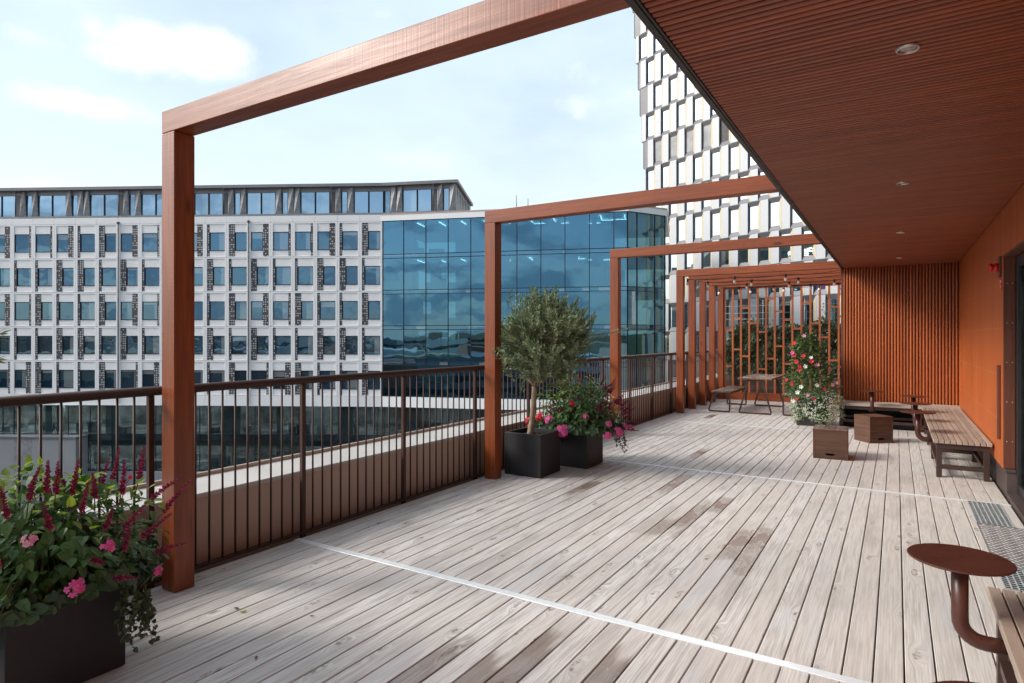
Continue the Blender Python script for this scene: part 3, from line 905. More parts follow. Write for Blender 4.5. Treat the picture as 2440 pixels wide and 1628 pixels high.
# ================================================================== GRATES AND TREAD PLATE
def grate(y0, y1, lab):
    t = thing('floor_grate', (0.715, y0, 0), lab, 'floor grate', 'steel grates by the door')
    b = MB()
    b.box(0.587, 0.843, y0, y1, 0.0025, 0.005)  # flat dark sheet on the deck, painted for the shade under the bars
    b.build('pit_shade', M['void'], t)
    b = MB()
    for x in [0.589 + 0.252 * q / 7 for q in range(8)]:
        b.box(x - 0.0042, x + 0.0042, y0, y1, 0.0052, 0.0078)
    yy = y0
    while yy <= y1:
        b.box(0.587, 0.843, yy - 0.0034, yy + 0.0034, 0.0054, 0.0072)
        yy += 0.040
    b.build('bars', M['zinc'], t)


grate(6.67, 7.52, "galvanised floor grate beyond the tread plate, at the end of a white strip")
grate(5.02, 5.46, "galvanised floor grate nearer the camera, half hidden by the round side table")
t = thing('tread_plate', (0.75, 6.1, 0), "shiny aluminium checker tread plate in front of the glass door", 'tread plate')
b = MB()
b.box(0.587, 0.936, 5.47, 6.655, 0.0025, 0.0055)
b.build('sheet', M['alu_sheet'], t)
b = MB()
yy, q = 5.49, 0
while yy < 6.64:
    xx = 0.610 + (0.024 if q % 2 else 0)
    while xx < 0.925:
        a = PI / 4 if (q + int(round((xx - 0.6) / 0.048))) % 2 else -PI / 4
        ux, uy = math.cos(a) * 0.021, math.sin(a) * 0.021
        px, py = -math.sin(a) * 0.0085, math.cos(a) * 0.0085
        b.add([(xx - ux, yy - uy, 0.0056), (xx + px, yy + py, 0.0056), (xx + ux, yy + uy, 0.0056), (xx - px, yy - py, 0.0056), (xx, yy, 0.0085)],
              [(0, 4, 1), (1, 4, 2), (2, 4, 3), (3, 4, 0)])
        xx += 0.048
    yy += 0.034
    q += 1
b.build('lugs', M['alu_lug'], t)

# ================================================================== BENCHES
def side_bench(y0, y1, lab, legs):
    t = thing('slatted_bench', (0.63, (y0 + y1) / 2, 0), lab, 'bench', 'slatted wall benches')
    b = MB()
    n, w = 10, 0.0545
    for k in range(n):
        xa = 0.362 + k * w
        dy = rnd.uniform(-0.003, 0.003)
        b.box(xa, xa + w - 0.0065, y0 + dy, y1, 0.392, 0.431)
    b.build('seat', M['bench_slat'], t, bevel=0.003)
    b = MB()
    for x in (0.392, 0.83):
        b.box(x, x + 0.05, y0 + 0.03, y1 - 0.02, 0.332, 0.390)
    b.box(0.4425, 0.8295, y0 + 0.03, y0 + 0.075, 0.334, 0.389)
    for yl in legs:
        b.box(0.4425, 0.8295, yl + 0.005, yl + 0.045, 0.098, 0.145)
    for x in (0.397, 0.835):
        for a_, c_ in zip(legs[:-1], legs[1:]):
            b.box(x, x + 0.04, a_ + 0.0505, c_ - 0.0005, 0.10, 0.14)
    b.build('frame', M['bench_steel'], t)
    for yl in legs:
        for x in (0.392, 0.83):
            b = MB()
            b.box(x - 0.002, x + 0.052, yl, yl + 0.05, 0.001, 0.3315)
            b.build('leg', M['bench_steel'], t, bevel=0.002)
    return t


side_bench(8.61, 12.53, "long slatted bench with brown steel legs along the orange wall", (8.64, 9.9, 11.15, 12.4))
side_bench(-0.9, 3.66, "nearest slatted bench at the lower right corner of the picture", (-0.6, 0.8, 2.2, 3.55))
t = thing('end_bench', (0, 12.85, 0), "low bench with pale plank seat and boxed dark front under the fluted wall", 'bench', 'slatted wall benches')
b = MB()
for k in range(5):
    ya = 12.54 + k * 0.124
    b.box(-0.90, 0.915, ya, ya + 0.118, 0.392, 0.431)
b.build('seat', M['bench_slat_x'], t, bevel=0.003)
b = MB()
b.box(-0.87, 0.36, 12.575, 12.625, 0.334, 0.390)
b.box(-0.87, 0.36, 12.58, 12.62, 0.10, 0.145)
b.box(-0.87, 0.36, 12.78, 12.82, 0.16, 0.20)
b.build('frame', M['bench_steel'], t)
b = MB()
b.box(-0.83, 0.90, 12.90, 12.92, 0.0, 0.385)
b.box(-0.85, 0.90, 12.70, 12.72, 0.002, 0.085)
b.build('back_panel', M['void'], t)
for x in (-0.872, 0.312):
    for yl in (12.568, 13.05):
        b = MB()
        b.box(x, x + 0.055, yl, yl + 0.0555, 0.001, 0.3915)
        b.build('leg', M['bench_steel'], t)

# side tables on bent tubes
def side_table(cx, cy, lab, rz=0.0):
    t = thing('side_table', (cx, cy, 0), lab, 'side table', 'round side tables fixed to the benches', rz, local=True)
    b = MB()
    b.lathe((0, 0, 0.672), [(0.0005, 0.0), (0.184, 0.0), (0.187, 0.003), (0.187, 0.007), (0.185, 0.009), (0.0005, 0.009)], 64, sm=False)
    b.build('table_top', M['disc'], t)
    b = MB()
    pts = [(0, 0, 0.671), (0, 0, 0.44)]
    for q in range(1, 8):
        a = PI / 2 * q / 7
        pts.append((0.085 * (1 - math.cos(a)), 0, 0.43 - 0.085 * math.sin(a)))
    pts.append((0.19, 0, 0.345))
    b.tube(pts, 0.0305, 18)
    b.lathe((0, 0, 0.660), [(0.031, 0.0), (0.05, 0.006), (0.052, 0.0115)], 24)
    b.build('pole', M['disc'], t)
    b = MB()
    b.box(0.165, 0.18, -0.05, 0.05, 0.30, 0.388)
    for yy in (-0.035, 0.035):
        b.lathe((0.165, yy, 0.318), [(0.011, 0), (0.011, 0.008), (0.0005, 0.0085)], 6, axis=(-1, 0, 0))
    b.build('bracket', M['bench_steel'], t)


side_table(0.225, 3.19, "large looking round side table above the nearest bench, lower right")
side_table(0.225, 1.88, "round side table cut off by the bottom edge of the picture")
side_table(0.225, 9.20, "nearest of the far round side tables along the bench by the orange wall")
side_table(0.225, 10.38, "middle one of the far round side tables along the bench by the orange wall")
side_table(0.225, 11.66, "farthest round side table along the bench by the orange wall")
side_table(-0.36, 12.42, "round side table on a pole before the fluted wall bench, above the turned crate", PI / 2)

# ================================================================== WOODEN CRATES
def crate(cx, cy, w, dp, h, rz, lab):
    t = thing('wooden_crate', (cx, cy, 0), lab, 'crate', 'brown wooden crates', rz, local=True)
    b = MB()
    th = 0.02
    # front plate with a hand slot
    zs, hw, hh = 0.062, 0.055, 0.0135
    out = [(-w / 2 + th, 0.002), (w / 2 - th, 0.002), (w / 2 - th, h - th - 0.001), (-w / 2 + th, h - th - 0.001)]
    hole = []
    for q in range(9):
        a = -PI / 2 + PI * q / 8
        hole.append((hw - hh + hh * math.cos(a), zs + hh * math.sin(a)))
    for q in range(9):
        a = PI / 2 + PI * q / 8
        hole.append((-hw + hh + hh * math.cos(a), zs + hh * math.sin(a)))
    tri = tessellate_polygon([[Vector((x, z, 0)) for x, z in out], [Vector((x, z, 0)) for x, z in hole]])
    allp = out + hole
    yf = -dp / 2
    b.add([(x, yf, z) for x, z in allp], [tuple(f) for f in tri])
    b.add([(x, yf + th, z) for x, z in allp], [tuple(f)[::-1] for f in tri])
    nh = len(hole)
    b.add([(x, yf, z) for x, z in hole] + [(x, yf + th, z) for x, z in hole], [(q, (q + 1) % nh, nh + (q + 1) % nh, nh + q) for q in range(nh)])
    b.build('front_panel', M['crate'], t)
    b = MB()
    b.box(-w / 2 + th, w / 2 - th, dp / 2 - th, dp / 2, 0.002, h - th - 0.001)
    b.build('back_panel', M['crate'], t)
    for sx in (-1, 1):
        b = MB()
        x = sx * (w / 2 - th / 2)
        b.box(x - th / 2 + 0.0005, x + th / 2 + (0.002 if sx > 0 else 0), -dp / 2 - 0.003, dp / 2 + 0.002, 0.001, h - th - 0.001)
        b.build('side_panel', M['crate_z'], t, bevel=0.002)
    b = MB()
    nb = 3
    for k in range(nb):
        xa = -w / 2 - 0.002 + (w + 0.004) * k / nb
        b.box(xa + 0.001, xa + (w + 0.004) / nb - 0.001, -dp / 2 - 0.006, dp / 2 + 0.004, h - th, h)
    b.build('lid', M['crate_z'], t, bevel=0.002)


crate(-0.752, 9.39, 0.41, 0.48, 0.388, math.radians(2.6), "nearer brown crate standing square on with a hand slot in its front")
crate(-0.3045, 11.10, 0.378, 0.36, 0.402, math.radians(38), "farther brown crate turned cornerwise, its left side sunlit and knotty")

# ================================================================== TABLE AND TWO BENCHES
t = thing('picnic_table', (-2.52, 14.6, 0), "brown slatted table on slanted steel trestle legs before the lattice", 'table')
b = MB()
for k in range(6):
    xa = -2.86 + k * 0.1135
    b.box(xa, xa + 0.1085, 13.68, 15.50, 0.722, 0.752)
b.build('table_top', M['table_slat'], t, bevel=0.002)
b = MB()
b.box(-2.62, -2.58, 13.75, 15.43, 0.690, 0.7205)
b.box(-2.46, -2.42, 13.75, 15.43, 0.690, 0.7205)
b.build('under_rail', M['bench_steel'], t)
for yl in (13.74, 15.44):
    b = MB()
    b.bar((-2.835, yl, 0.017), (-2.20, yl, 0.017), 0.032, 0.032)
    b.bar((-2.835, yl, 0.034), (-2.655, yl, 0.685), 0.032, 0.032, (0, 1, 0))
    b.bar((-2.20, yl, 0.034), (-2.375, yl, 0.685), 0.032, 0.032, (0, 1, 0))
    b.bar((-2.68, yl, 0.7025), (-2.35, yl, 0.7025), 0.032, 0.034)
    b.build('trestle_leg', M['bench_steel'], t)


def small_bench(xo, sx, lab):
    """xo: vertical leg side, sx: direction towards the slanted leg"""
    t = thing('picnic_bench', (xo, 14.6, 0), lab, 'bench', 'brown slatted benches at the table')
    b = MB()
    for k in range(5):
        a0 = xo + sx * (0.004 + k * 0.0815)
        a1 = a0 + sx * 0.070
        b.box(min(a0, a1), max(a0, a1), 13.72, 15.52, 0.418, 0.446)
    b.build('seat', M['table_slat'], t, bevel=0.002)
    b = MB()
    for a0 in (0.03, 0.36):
        b.box(min(xo + sx * a0, xo + sx * (a0 + 0.03)), max(xo + sx * a0, xo + sx * (a0 + 0.03)), 13.8, 15.44, 0.384, 0.4165)
    b.build('under_rail', M['bench_steel'], t)
    for yl in (13.76, 15.46):
        b = MB()
        b.bar((xo + sx * 0.016, yl, 0.017), (xo + sx * 0.455, yl, 0.017), 0.03, 0.032)
        b.bar((xo + sx * 0.016, yl, 0.034), (xo + sx * 0.016, yl, 0.38), 0.03, 0.03, (0, 1, 0))
        b.bar((xo + sx * 0.455, yl, 0.034), (xo + sx * 0.345, yl, 0.40), 0.03, 0.03, (0, 1, 0))
        b.bar((xo + sx * 0.002, yl, 0.401), (xo + sx * 0.40, yl, 0.401), 0.03, 0.030)
        b.build('trestle_leg', M['bench_steel'], t)


small_bench(-3.02, -1, "brown slatted bench left of the table, beside the close set posts")
small_bench(-1.99, 1, "brown slatted bench right of the table, mostly hidden by flowers")

# ================================================================== LATTICE SCREEN
t = thing('lattice_screen', (-2.35, 16.7, 0), "reddish timber lattice screen of tall battens and staggered rungs", 'lattice screen')
LY0, LY1 = 16.70, 16.745
bx = [-3.812 + 0.2031 * k for k in range(15)]
for x in bx:
    b = MB()
    b.box(x - 0.023, x + 0.023, LY0, LY1, 0.2, 2.86)
    b.build('batten', M['batten'], t, bevel=0.002)
rungs = [[1.792, 0.863], [2.105, 1.298], [2.361, 1.124], [1.968], [1.748, 0.806], [2.576, 1.074], [2.259, 1.389], [2.042, 0.95], [1.82, 0.6],
         [2.451, 1.262], [1.95, 0.933], [1.611, 0.628], [2.34, 1.058], [2.114, 0.905]]
for k, zs in enumerate(rungs):
    for z in zs:
        b = MB()
        b.box(bx[k] + 0.0235, bx[k + 1] - 0.0235, LY0 + 0.003, LY1 - 0.003, z - 0.022, z + 0.022)
        b.build('rung', M['batten'], t)
b = MB()
b.box(-3.835, EX - 0.006, LY0 - 0.002, LY1 + 0.002, 0.002, 0.199)
b.box(-3.835, EX - 0.006, LY0 - 0.002, LY1 + 0.002, 2.861, 2.897)
b.build('frame_board', M['beam'], t, bevel=0.003)

# planter trough with trellis wire behind the lattice
t = thing('plank_planter', (-2.4, 17.3, 0), "long low grey brown plank planter behind the lattice", 'planter')
b = MB()
for k in range(5):
    b.box(-3.98, EX - 0.01, 17.0, 17.03, 0.005 + k * 0.125, 0.125 + k * 0.125)
    b.box(-3.98, EX - 0.01, 17.55, 17.58, 0.005 + k * 0.125, 0.125 + k * 0.125)
b.box(-3.98, -3.95, 17.031, 17.549, 0.005, 0.62)
b.build('plank_side', M['planks'], t)
b = MB()
b.box(-3.949, EX - 0.02, 17.031, 17.549, 0.45, 0.56)
b.build('soil', M['soil'], t)
b = MB()
for z in (2.10, 2.26, 2.45):
    b.tube([(-3.95, 17.45, z), (EX, 17.45, z)], 0.003, 5)
for x in (-3.95, -3.0, -2.0, -1.0):
    b.tube([(x, 17.45, 0.56), (x, 17.45, 2.6)], 0.006, 5)
b.build('trellis_wire', M['zinc'], t)

# ================================================================== STRING LIGHTS
sl_pos = [(13.30, -3.81, 1.12, 4), (14.20, -3.62, 0.74, 4), (15.05, -3.90, 0.80, 4), (15.95, -3.35, 0.82, 4), (16.52, -3.70, 0.86, 4)]
sl_pos = [(13.28, -3.80, 0.97), (14.18, -3.60, 0.93), (15.08, -3.84, 0.90), (15.97, -3.30, 0.80), (16.55, -3.92, 0.78)]
slab = ("festoon string of bare bulbs under the first close set beam, nearest the camera",
        "festoon string of bare bulbs under the second close set beam",
        "festoon string of bare bulbs under the middle close set beam",
        "festoon string of bare bulbs under the fourth close set beam",
        "festoon string of bare bulbs right in front of the lattice top")
for (y, xs, dx), lab in zip(sl_pos, slab):
    t = thing('string_light', (xs, y, 2.88), lab, 'string light', 'festoon strings under the close set beams')
    xsq = [xs + dx * q for q in range(4) if xs + dx * q < EX - 0.15]
    hang = [(-3.835, 2.885)] + [(x, 2.85) for x in xsq] + [(EX - 0.01, 2.885)]
    pts = []
    for (xa, za), (xb, zb) in zip(hang[:-1], hang[1:]):
        sag = 0.035 * min(1, abs(xb - xa))
        for q in range(6):
            f = q / 6
            pts.append((xa + (xb - xa) * f, y, za + (zb - za) * f - sag * 4 * f * (1 - f)))
    pts.append((hang[-1][0], y, hang[-1][1]))
    b = MB()
    b.tube(pts, 0.0055, 6)
    b.build('cable', M['wire'], t)
    for x in xsq:
        b = MB()
        b.lathe((x, y, 2.85), [(0.0005, 0.016), (0.015, 0.014), (0.018, -0.01), (0.022, -0.05), (0.022, -0.056), (0.0005, -0.056)], 10)
        so = b.build('socket', M['black'], t)
        b = MB()
        b.lathe((x, y, 2.795), [(0.015, 0.001), (0.022, -0.014), (0.033, -0.038), (0.030, -0.058), (0.017, -0.073), (0.0005, -0.078)], 14)
        b.build('bulb', M['bulb'], so)

# ================================================================== PLANTS
def rdir(r_):
    z = r_.uniform(-1, 1)
    a = r_.uniform(0, 2 * PI)
    q = math.sqrt(1 - z * z)
    return Vector((q * math.cos(a), q * math.sin(a), z))


def leaf(b, p, d, nrm, L, W, m=0, fold=0.15, droop=0.12, shape='lens'):
    """one leaf from p along d, face towards nrm"""
    d = d.normalized()
    s = d.cross(nrm)
    if s.length < 1e-4:
        s = d.orthogonal()
    s.normalize()
    n = s.cross(d).normalized()
    if shape == 'diamond':
        mid = p + d * L * 0.45
        b.add([tuple(p), tuple(mid + s * W / 2 + n * fold * W), tuple(p + d * L - n * droop * L), tuple(mid - s * W / 2 + n * fold * W)],
              [(0, 1, 2), (0, 2, 3)], m)
    else:
        t1, t2 = (0.28, 0.66) if shape == 'lens' else (0.16, 0.55)
        w1, w2 = (0.92, 0.80) if shape == 'lens' else (1.0, 0.86)
        a, c = p + d * L * t1, p + d * L * t2 - n * droop * L * 0.35
        tip = p + d * L - n * droop * L
        up = n * fold * W
        b.add([tuple(p), tuple(a + s * W * w1 / 2 + up), tuple(c + s * W * w2 / 2 + up), tuple(tip), tuple(c - s * W * w2 / 2 + up), tuple(a - s * W * w1 / 2 + up),
               tuple(a), tuple(c)],
              [(0, 6, 1), (6, 7, 2, 1), (7, 3, 2), (0, 5, 6), (6, 5, 4, 7), (7, 4, 3)], m)


def round_leaf(b, p, nrm, R_, m, r_):
    nrm = nrm.normalized()
    a = nrm.orthogonal().normalized()
    c = nrm.cross(a)
    vs = [tuple(p - nrm * R_ * 0.18)]
    n = 9
    ph = r_.uniform(0, 6)
    for k in range(n):
        g_ = 2 * PI * k / n + ph
        q = R_ * (1 + 0.10 * math.sin(3 * g_) + r_.uniform(-0.07, 0.07)) * (0.35 if k == 0 else 1)
        vs.append(tuple(p + (a * math.cos(g_) + c * math.sin(g_)) * q + nrm * r_.uniform(-0.1, 0.1) * R_))
    b.add(vs, [(0, 1 + k, 1 + (k + 1) % n) for k in range(n)], m)


def blossom(b, p, nrm, R_, m, petals=5, cup=0.25, r_=rnd):
    nrm = nrm.normalized()
    a = nrm.orthogonal().normalized()
    c = nrm.cross(a)
    ph = r_.uniform(0, 6)
    for k in range(petals):
        g_ = 2 * PI * k / petals + ph
        d = a * math.cos(g_) + c * math.sin(g_)
        s = nrm.cross(d)
        w = R_ * 1.05
        b.add([tuple(p), tuple(p + d * R_ * 0.6 + s * w * 0.40 + nrm * cup * R_), tuple(p + d * R_ * 1.05 + s * w * 0.22 + nrm * cup * R_ * 0.5),
               tuple(p + d * R_ * 0.98 - s * w * 0.16 + nrm * cup * R_ * 0.8), tuple(p + d * R_ * 0.5 - s * w * 0.32 + nrm * cup * R_ * 0.6)],
              [(0, 1, 2, 3, 4)], m)


def pot(cx, cy, w, h, lab, rz=0.0, wall=0.03, fill=0.06):
    t = thing('plant_pot', (cx, cy, 0), lab, 'plant pot', 'square charcoal plant pots', rz, local=True)
    q, i = w / 2, w / 2 - wall
    b = MB()
    vs = []
    for hw, z in ((q, 0.004), (q, h), (i, h), (i, h - fill - 0.05)):
        vs += [(-hw, -hw, z), (hw, -hw, z), (hw, hw, z), (-hw, hw, z)]
    fs = [(3, 2, 1, 0)]
    for lv in range(3):
        for k in range(4):
            fs.append((lv * 4 + k, lv * 4 + (k + 1) % 4, lv * 4 + 4 + (k + 1) % 4, lv * 4 + 4 + k))
    b.add(vs, fs)
    b.build('pot_body', M['planter'], t, bevel=0.004, seg=2)
    b = MB()
    n = 12
    r_ = random.Random(int(cx * 100))
    gv = [(-i + 2 * i * u / n, -i + 2 * i * v / n, h - fill + r_.uniform(-0.010, 0.010)) for v in range(n + 1) for u in range(n + 1)]
    b.add(gv, [(v * (n + 1) + u, v * (n + 1) + u + 1, (v + 1) * (n + 1) + u + 1, (v + 1) * (n + 1) + u) for v in range(n) for u in range(n)])
    for _ in range(260):
        p = Vector((r_.uniform(-i, i), r_.uniform(-i, i), h - fill + r_.uniform(0.0, 0.014)))
        d_ = rdir(r_)
        d_.z *= 0.4
        leaf(b, p, d_, Vector((0, 0, 1)) + rdir(r_) * 0.5, r_.uniform(0.02, 0.05), r_.uniform(0.012, 0.024), 0, 0.2, 0.0, 'diamond')
    b.build('mulch', M['soil'], t)
    return t


def olive(cx, cy, z0, lab, seed, sprig=None, n_twig=1050):
    r_ = random.Random(seed)
    t = thing('olive_tree', (cx, cy, z0), lab, 'olive tree', 'potted olive trees')
    c = Vector((cx + 0.12, cy + 0.04, 1.58))
    fork = Vector((cx + 0.03, cy, 1.02))
    b = MB()
    b.tube([(cx - 0.03, cy, z0), (cx - 0.028, cy, z0 + 0.05), (cx - 0.005, cy, z0 + 0.2), (cx + 0.005, cy + 0.005, z0 + 0.38), (cx + 0.022, cy, 0.96), fork],
           [0.052, 0.040, 0.034, 0.031, 0.031, 0.034], 12)
    limbs = []
    for ang, tip in ((0.3, 0.32), (1.6, 0.25), (2.9, 0.34), (4.2, 0.28), (5.2, 0.36)):
        e = c + Vector((math.cos(ang) * tip, math.sin(ang) * tip, r_.uniform(-0.15, 0.25)))
        m1 = fork + (e - fork) * 0.35 + Vector((math.cos(ang) * 0.07, math.sin(ang) * 0.07, -0.04))
        m2 = fork + (e - fork) * 0.7 + Vector((r_.uniform(-.03, .03), r_.uniform(-.03, .03), 0))
        b.tube([fork, m1, m2, e], [0.021, 0.015, 0.010, 0.004], 8)
        limbs += [m1, m2, e, (m1 + m2) / 2, (m2 + e) / 2]
    b.build('trunk', M['bark'], t)
    lb, tb_ = MB(), MB()
    ph = [r_.uniform(0, 6) for _ in range(6)]

    def rad(d):
        return 1 + 0.10 * math.sin(3 * d.x + 4 * d.z + ph[0]) + 0.09 * math.sin(6 * d.y - 3 * d.x + ph[1]) + 0.07 * math.sin(9 * d.z + 5 * d.y + ph[2])

    def twig(s, e):
        mid = (s + e) / 2 + Vector((r_.uniform(-.02, .02), r_.uniform(-.02, .02), r_.uniform(0, .02)))
        tb_.tube([s, mid, e], [0.0028, 0.002, 0.001], 4, cap=False)
        L = (e - s).length
        n = max(6, int(L / 0.0095))
        ax = (e - s).normalized()
        o = ax.orthogonal().normalized()
        for q in range(n):
            f = 0.12 + 0.9 * q / n
            p = s + (mid - s) * (2 * f) if f < 0.5 else mid + (e - mid) * min(1.0, 2 * f - 1)
            ang = (q % 2) * PI + (q // 2) * 1.57 + r_.uniform(-0.5, 0.5)
            sd = o * math.cos(ang) + ax.cross(o) * math.sin(ang)
            d = ax * r_.uniform(0.5, 1.1) + sd * r_.uniform(0.5, 0.9)
            if q > n - 4:
                d = ax + sd * 0.35
            leaf(lb, p, d, sd.cross(ax).cross(d) * -1 + Vector((0, 0, 0.6)) + rdir(r_) * 0.4, r_.uniform(0.042, 0.066), r_.uniform(0.0115, 0.0165), 0, 0.12, 0.03, 'diamond')

    for k in range(n_twig):
        d = rdir(r_)
        if d.z < -0.6 and r_.random() < 0.6:
            d.z = -d.z * 0.4
            d.normalize()
        ext = Vector((0.60 * d.x, 0.60 * d.y, (0.52 if d.z > 0 else 0.62) * d.z)) * rad(d)
        u = r_.uniform(0.60, 1.0) if r_.random() < 0.78 else r_.uniform(0.3, 0.7)
        e = c + ext * u
        ln = r_.uniform(0.12, 0.24)
        dirn = (d * 0.8 + Vector((0, 0, 0.75)) + rdir(r_) * 0.45).normalized()
        twig(e - dirn * ln, e)
        if k % 3 == 0:
            nl = min(limbs, key=lambda q: (q - (e - dirn * ln)).length)
            tb_.tube([nl, (nl + e - dirn * ln) / 2 + Vector((0, 0, -0.02)), e - dirn * ln], [0.005, 0.004, 0.0028], 4, cap=False)
    for k in range(44):       # upright tips above the crown
        a = r_.uniform(0, 2 * PI)
        q = r_.uniform(0.05, 0.42)
        e = c + Vector((q * math.cos(a), q * math.sin(a), 0.47 + r_.uniform(0.0, 0.15) - 0.35 * q * q))
        twig(e - Vector((r_.uniform(-.05, .05), r_.uniform(-.05, .05), 0.2)), e)
    for sp in (sprig or []):
        s, e = Vector(sp[0]), Vector(sp[1])
        twig(s, (s + e) / 2)
        twig((s + e) / 2 - (e - s) * 0.03, e)
    lb.build('foliage', M['olive_leaf'], t)
    tb_.build('twigs', M['twig'], t)
    return t


# pots and olive trees
pot(-3.675, 6.405, 0.485, 0.492, "charcoal square pot with bark mulch holding the olive tree next to the second timber post")
olive(-3.675, 6.405, 0.43, "round crowned olive tree on a slim trunk in a charcoal pot", 5,
      sprig=[((-3.33, 6.85, 1.60), (-2.83, 7.33, 1.70)), ((-3.30, 6.75, 1.50), (-2.98, 7.05, 1.62))])
pot(-3.66, 0.44, 0.485, 0.492, "charcoal square pot at the far left edge behind the nearest flower pot")
olive(-3.66, 0.44, 0.43, "olive tree almost wholly cut off at the left edge, only a few leaf tips showing", 9, n_twig=420,
      sprig=[((-3.70, 0.85, 1.52), (-3.664, 1.258, 1.62)), ((-3.70, 0.90, 1.45), (-3.668, 1.245, 1.50))])


def salvia_spike(t, p, d, L, r_):
    b = MB()
    d = d.normalized()
    side = d.orthogonal().normalized()
    bend = side * r_.uniform(-0.04, 0.04) + Vector((0, 0, -0.02))
    q = [p + d * L * f + bend * f * f for f in (0, 0.35, 0.7, 1.0)]
    b.tube(q, [0.0030, 0.0026, 0.0018, 0.001], 5, 0)
    n = int(L / 0.0046)
    for k in range(n):
        f = 0.30 + 0.70 * k / n
        i = min(2, int(f * 3))
        pc = q[i] + (q[i + 1] - q[i]) * (f * 3 - i)
        a = k * 2.4
        ax = (q[i + 1] - q[i]).normalized()
        o = ax.orthogonal().normalized()
        s = o * math.cos(a) + ax.cross(o) * math.sin(a)
        sz = 0.023 * (1 - 0.62 * (f - 0.3) / 0.7) * r_.uniform(0.8, 1.2)
        leaf(b, pc, s * 0.9 + ax * r_.uniform(0.5, 1.0), ax, sz, sz * 0.62, 1, 0.25, 0.0, 'diamond')
        leaf(b, pc, s * 0.9 + ax * 0.6, s.cross(ax), sz, sz * 0.6, 1, 0.25, 0.0, 'diamond')
    b.build('flower_spike', [M['twig'], M['salvia']], t)


def cluster(t, p, nrm, R_, m, n, fr, r_, name='flower_head'):
    b = MB()
    nrm = nrm.normalized()
    b.tube([p - nrm * 0.09 - Vector((0, 0, 0.05)), p - nrm * 0.02, p + nrm * R_ * 0.8], [0.0028, 0.0022, 0.002], 5, 0)
    for k in range(n):
        d = (rdir(r_) + nrm * 0.9).normalized()
        blossom(b, p + d * R_ * r_.uniform(0.7, 1.0), d + nrm * 0.4, fr * r_.uniform(0.8, 1.15), 1, 5, 0.2, r_)
    b.build(name, [M['twig'], m], t)


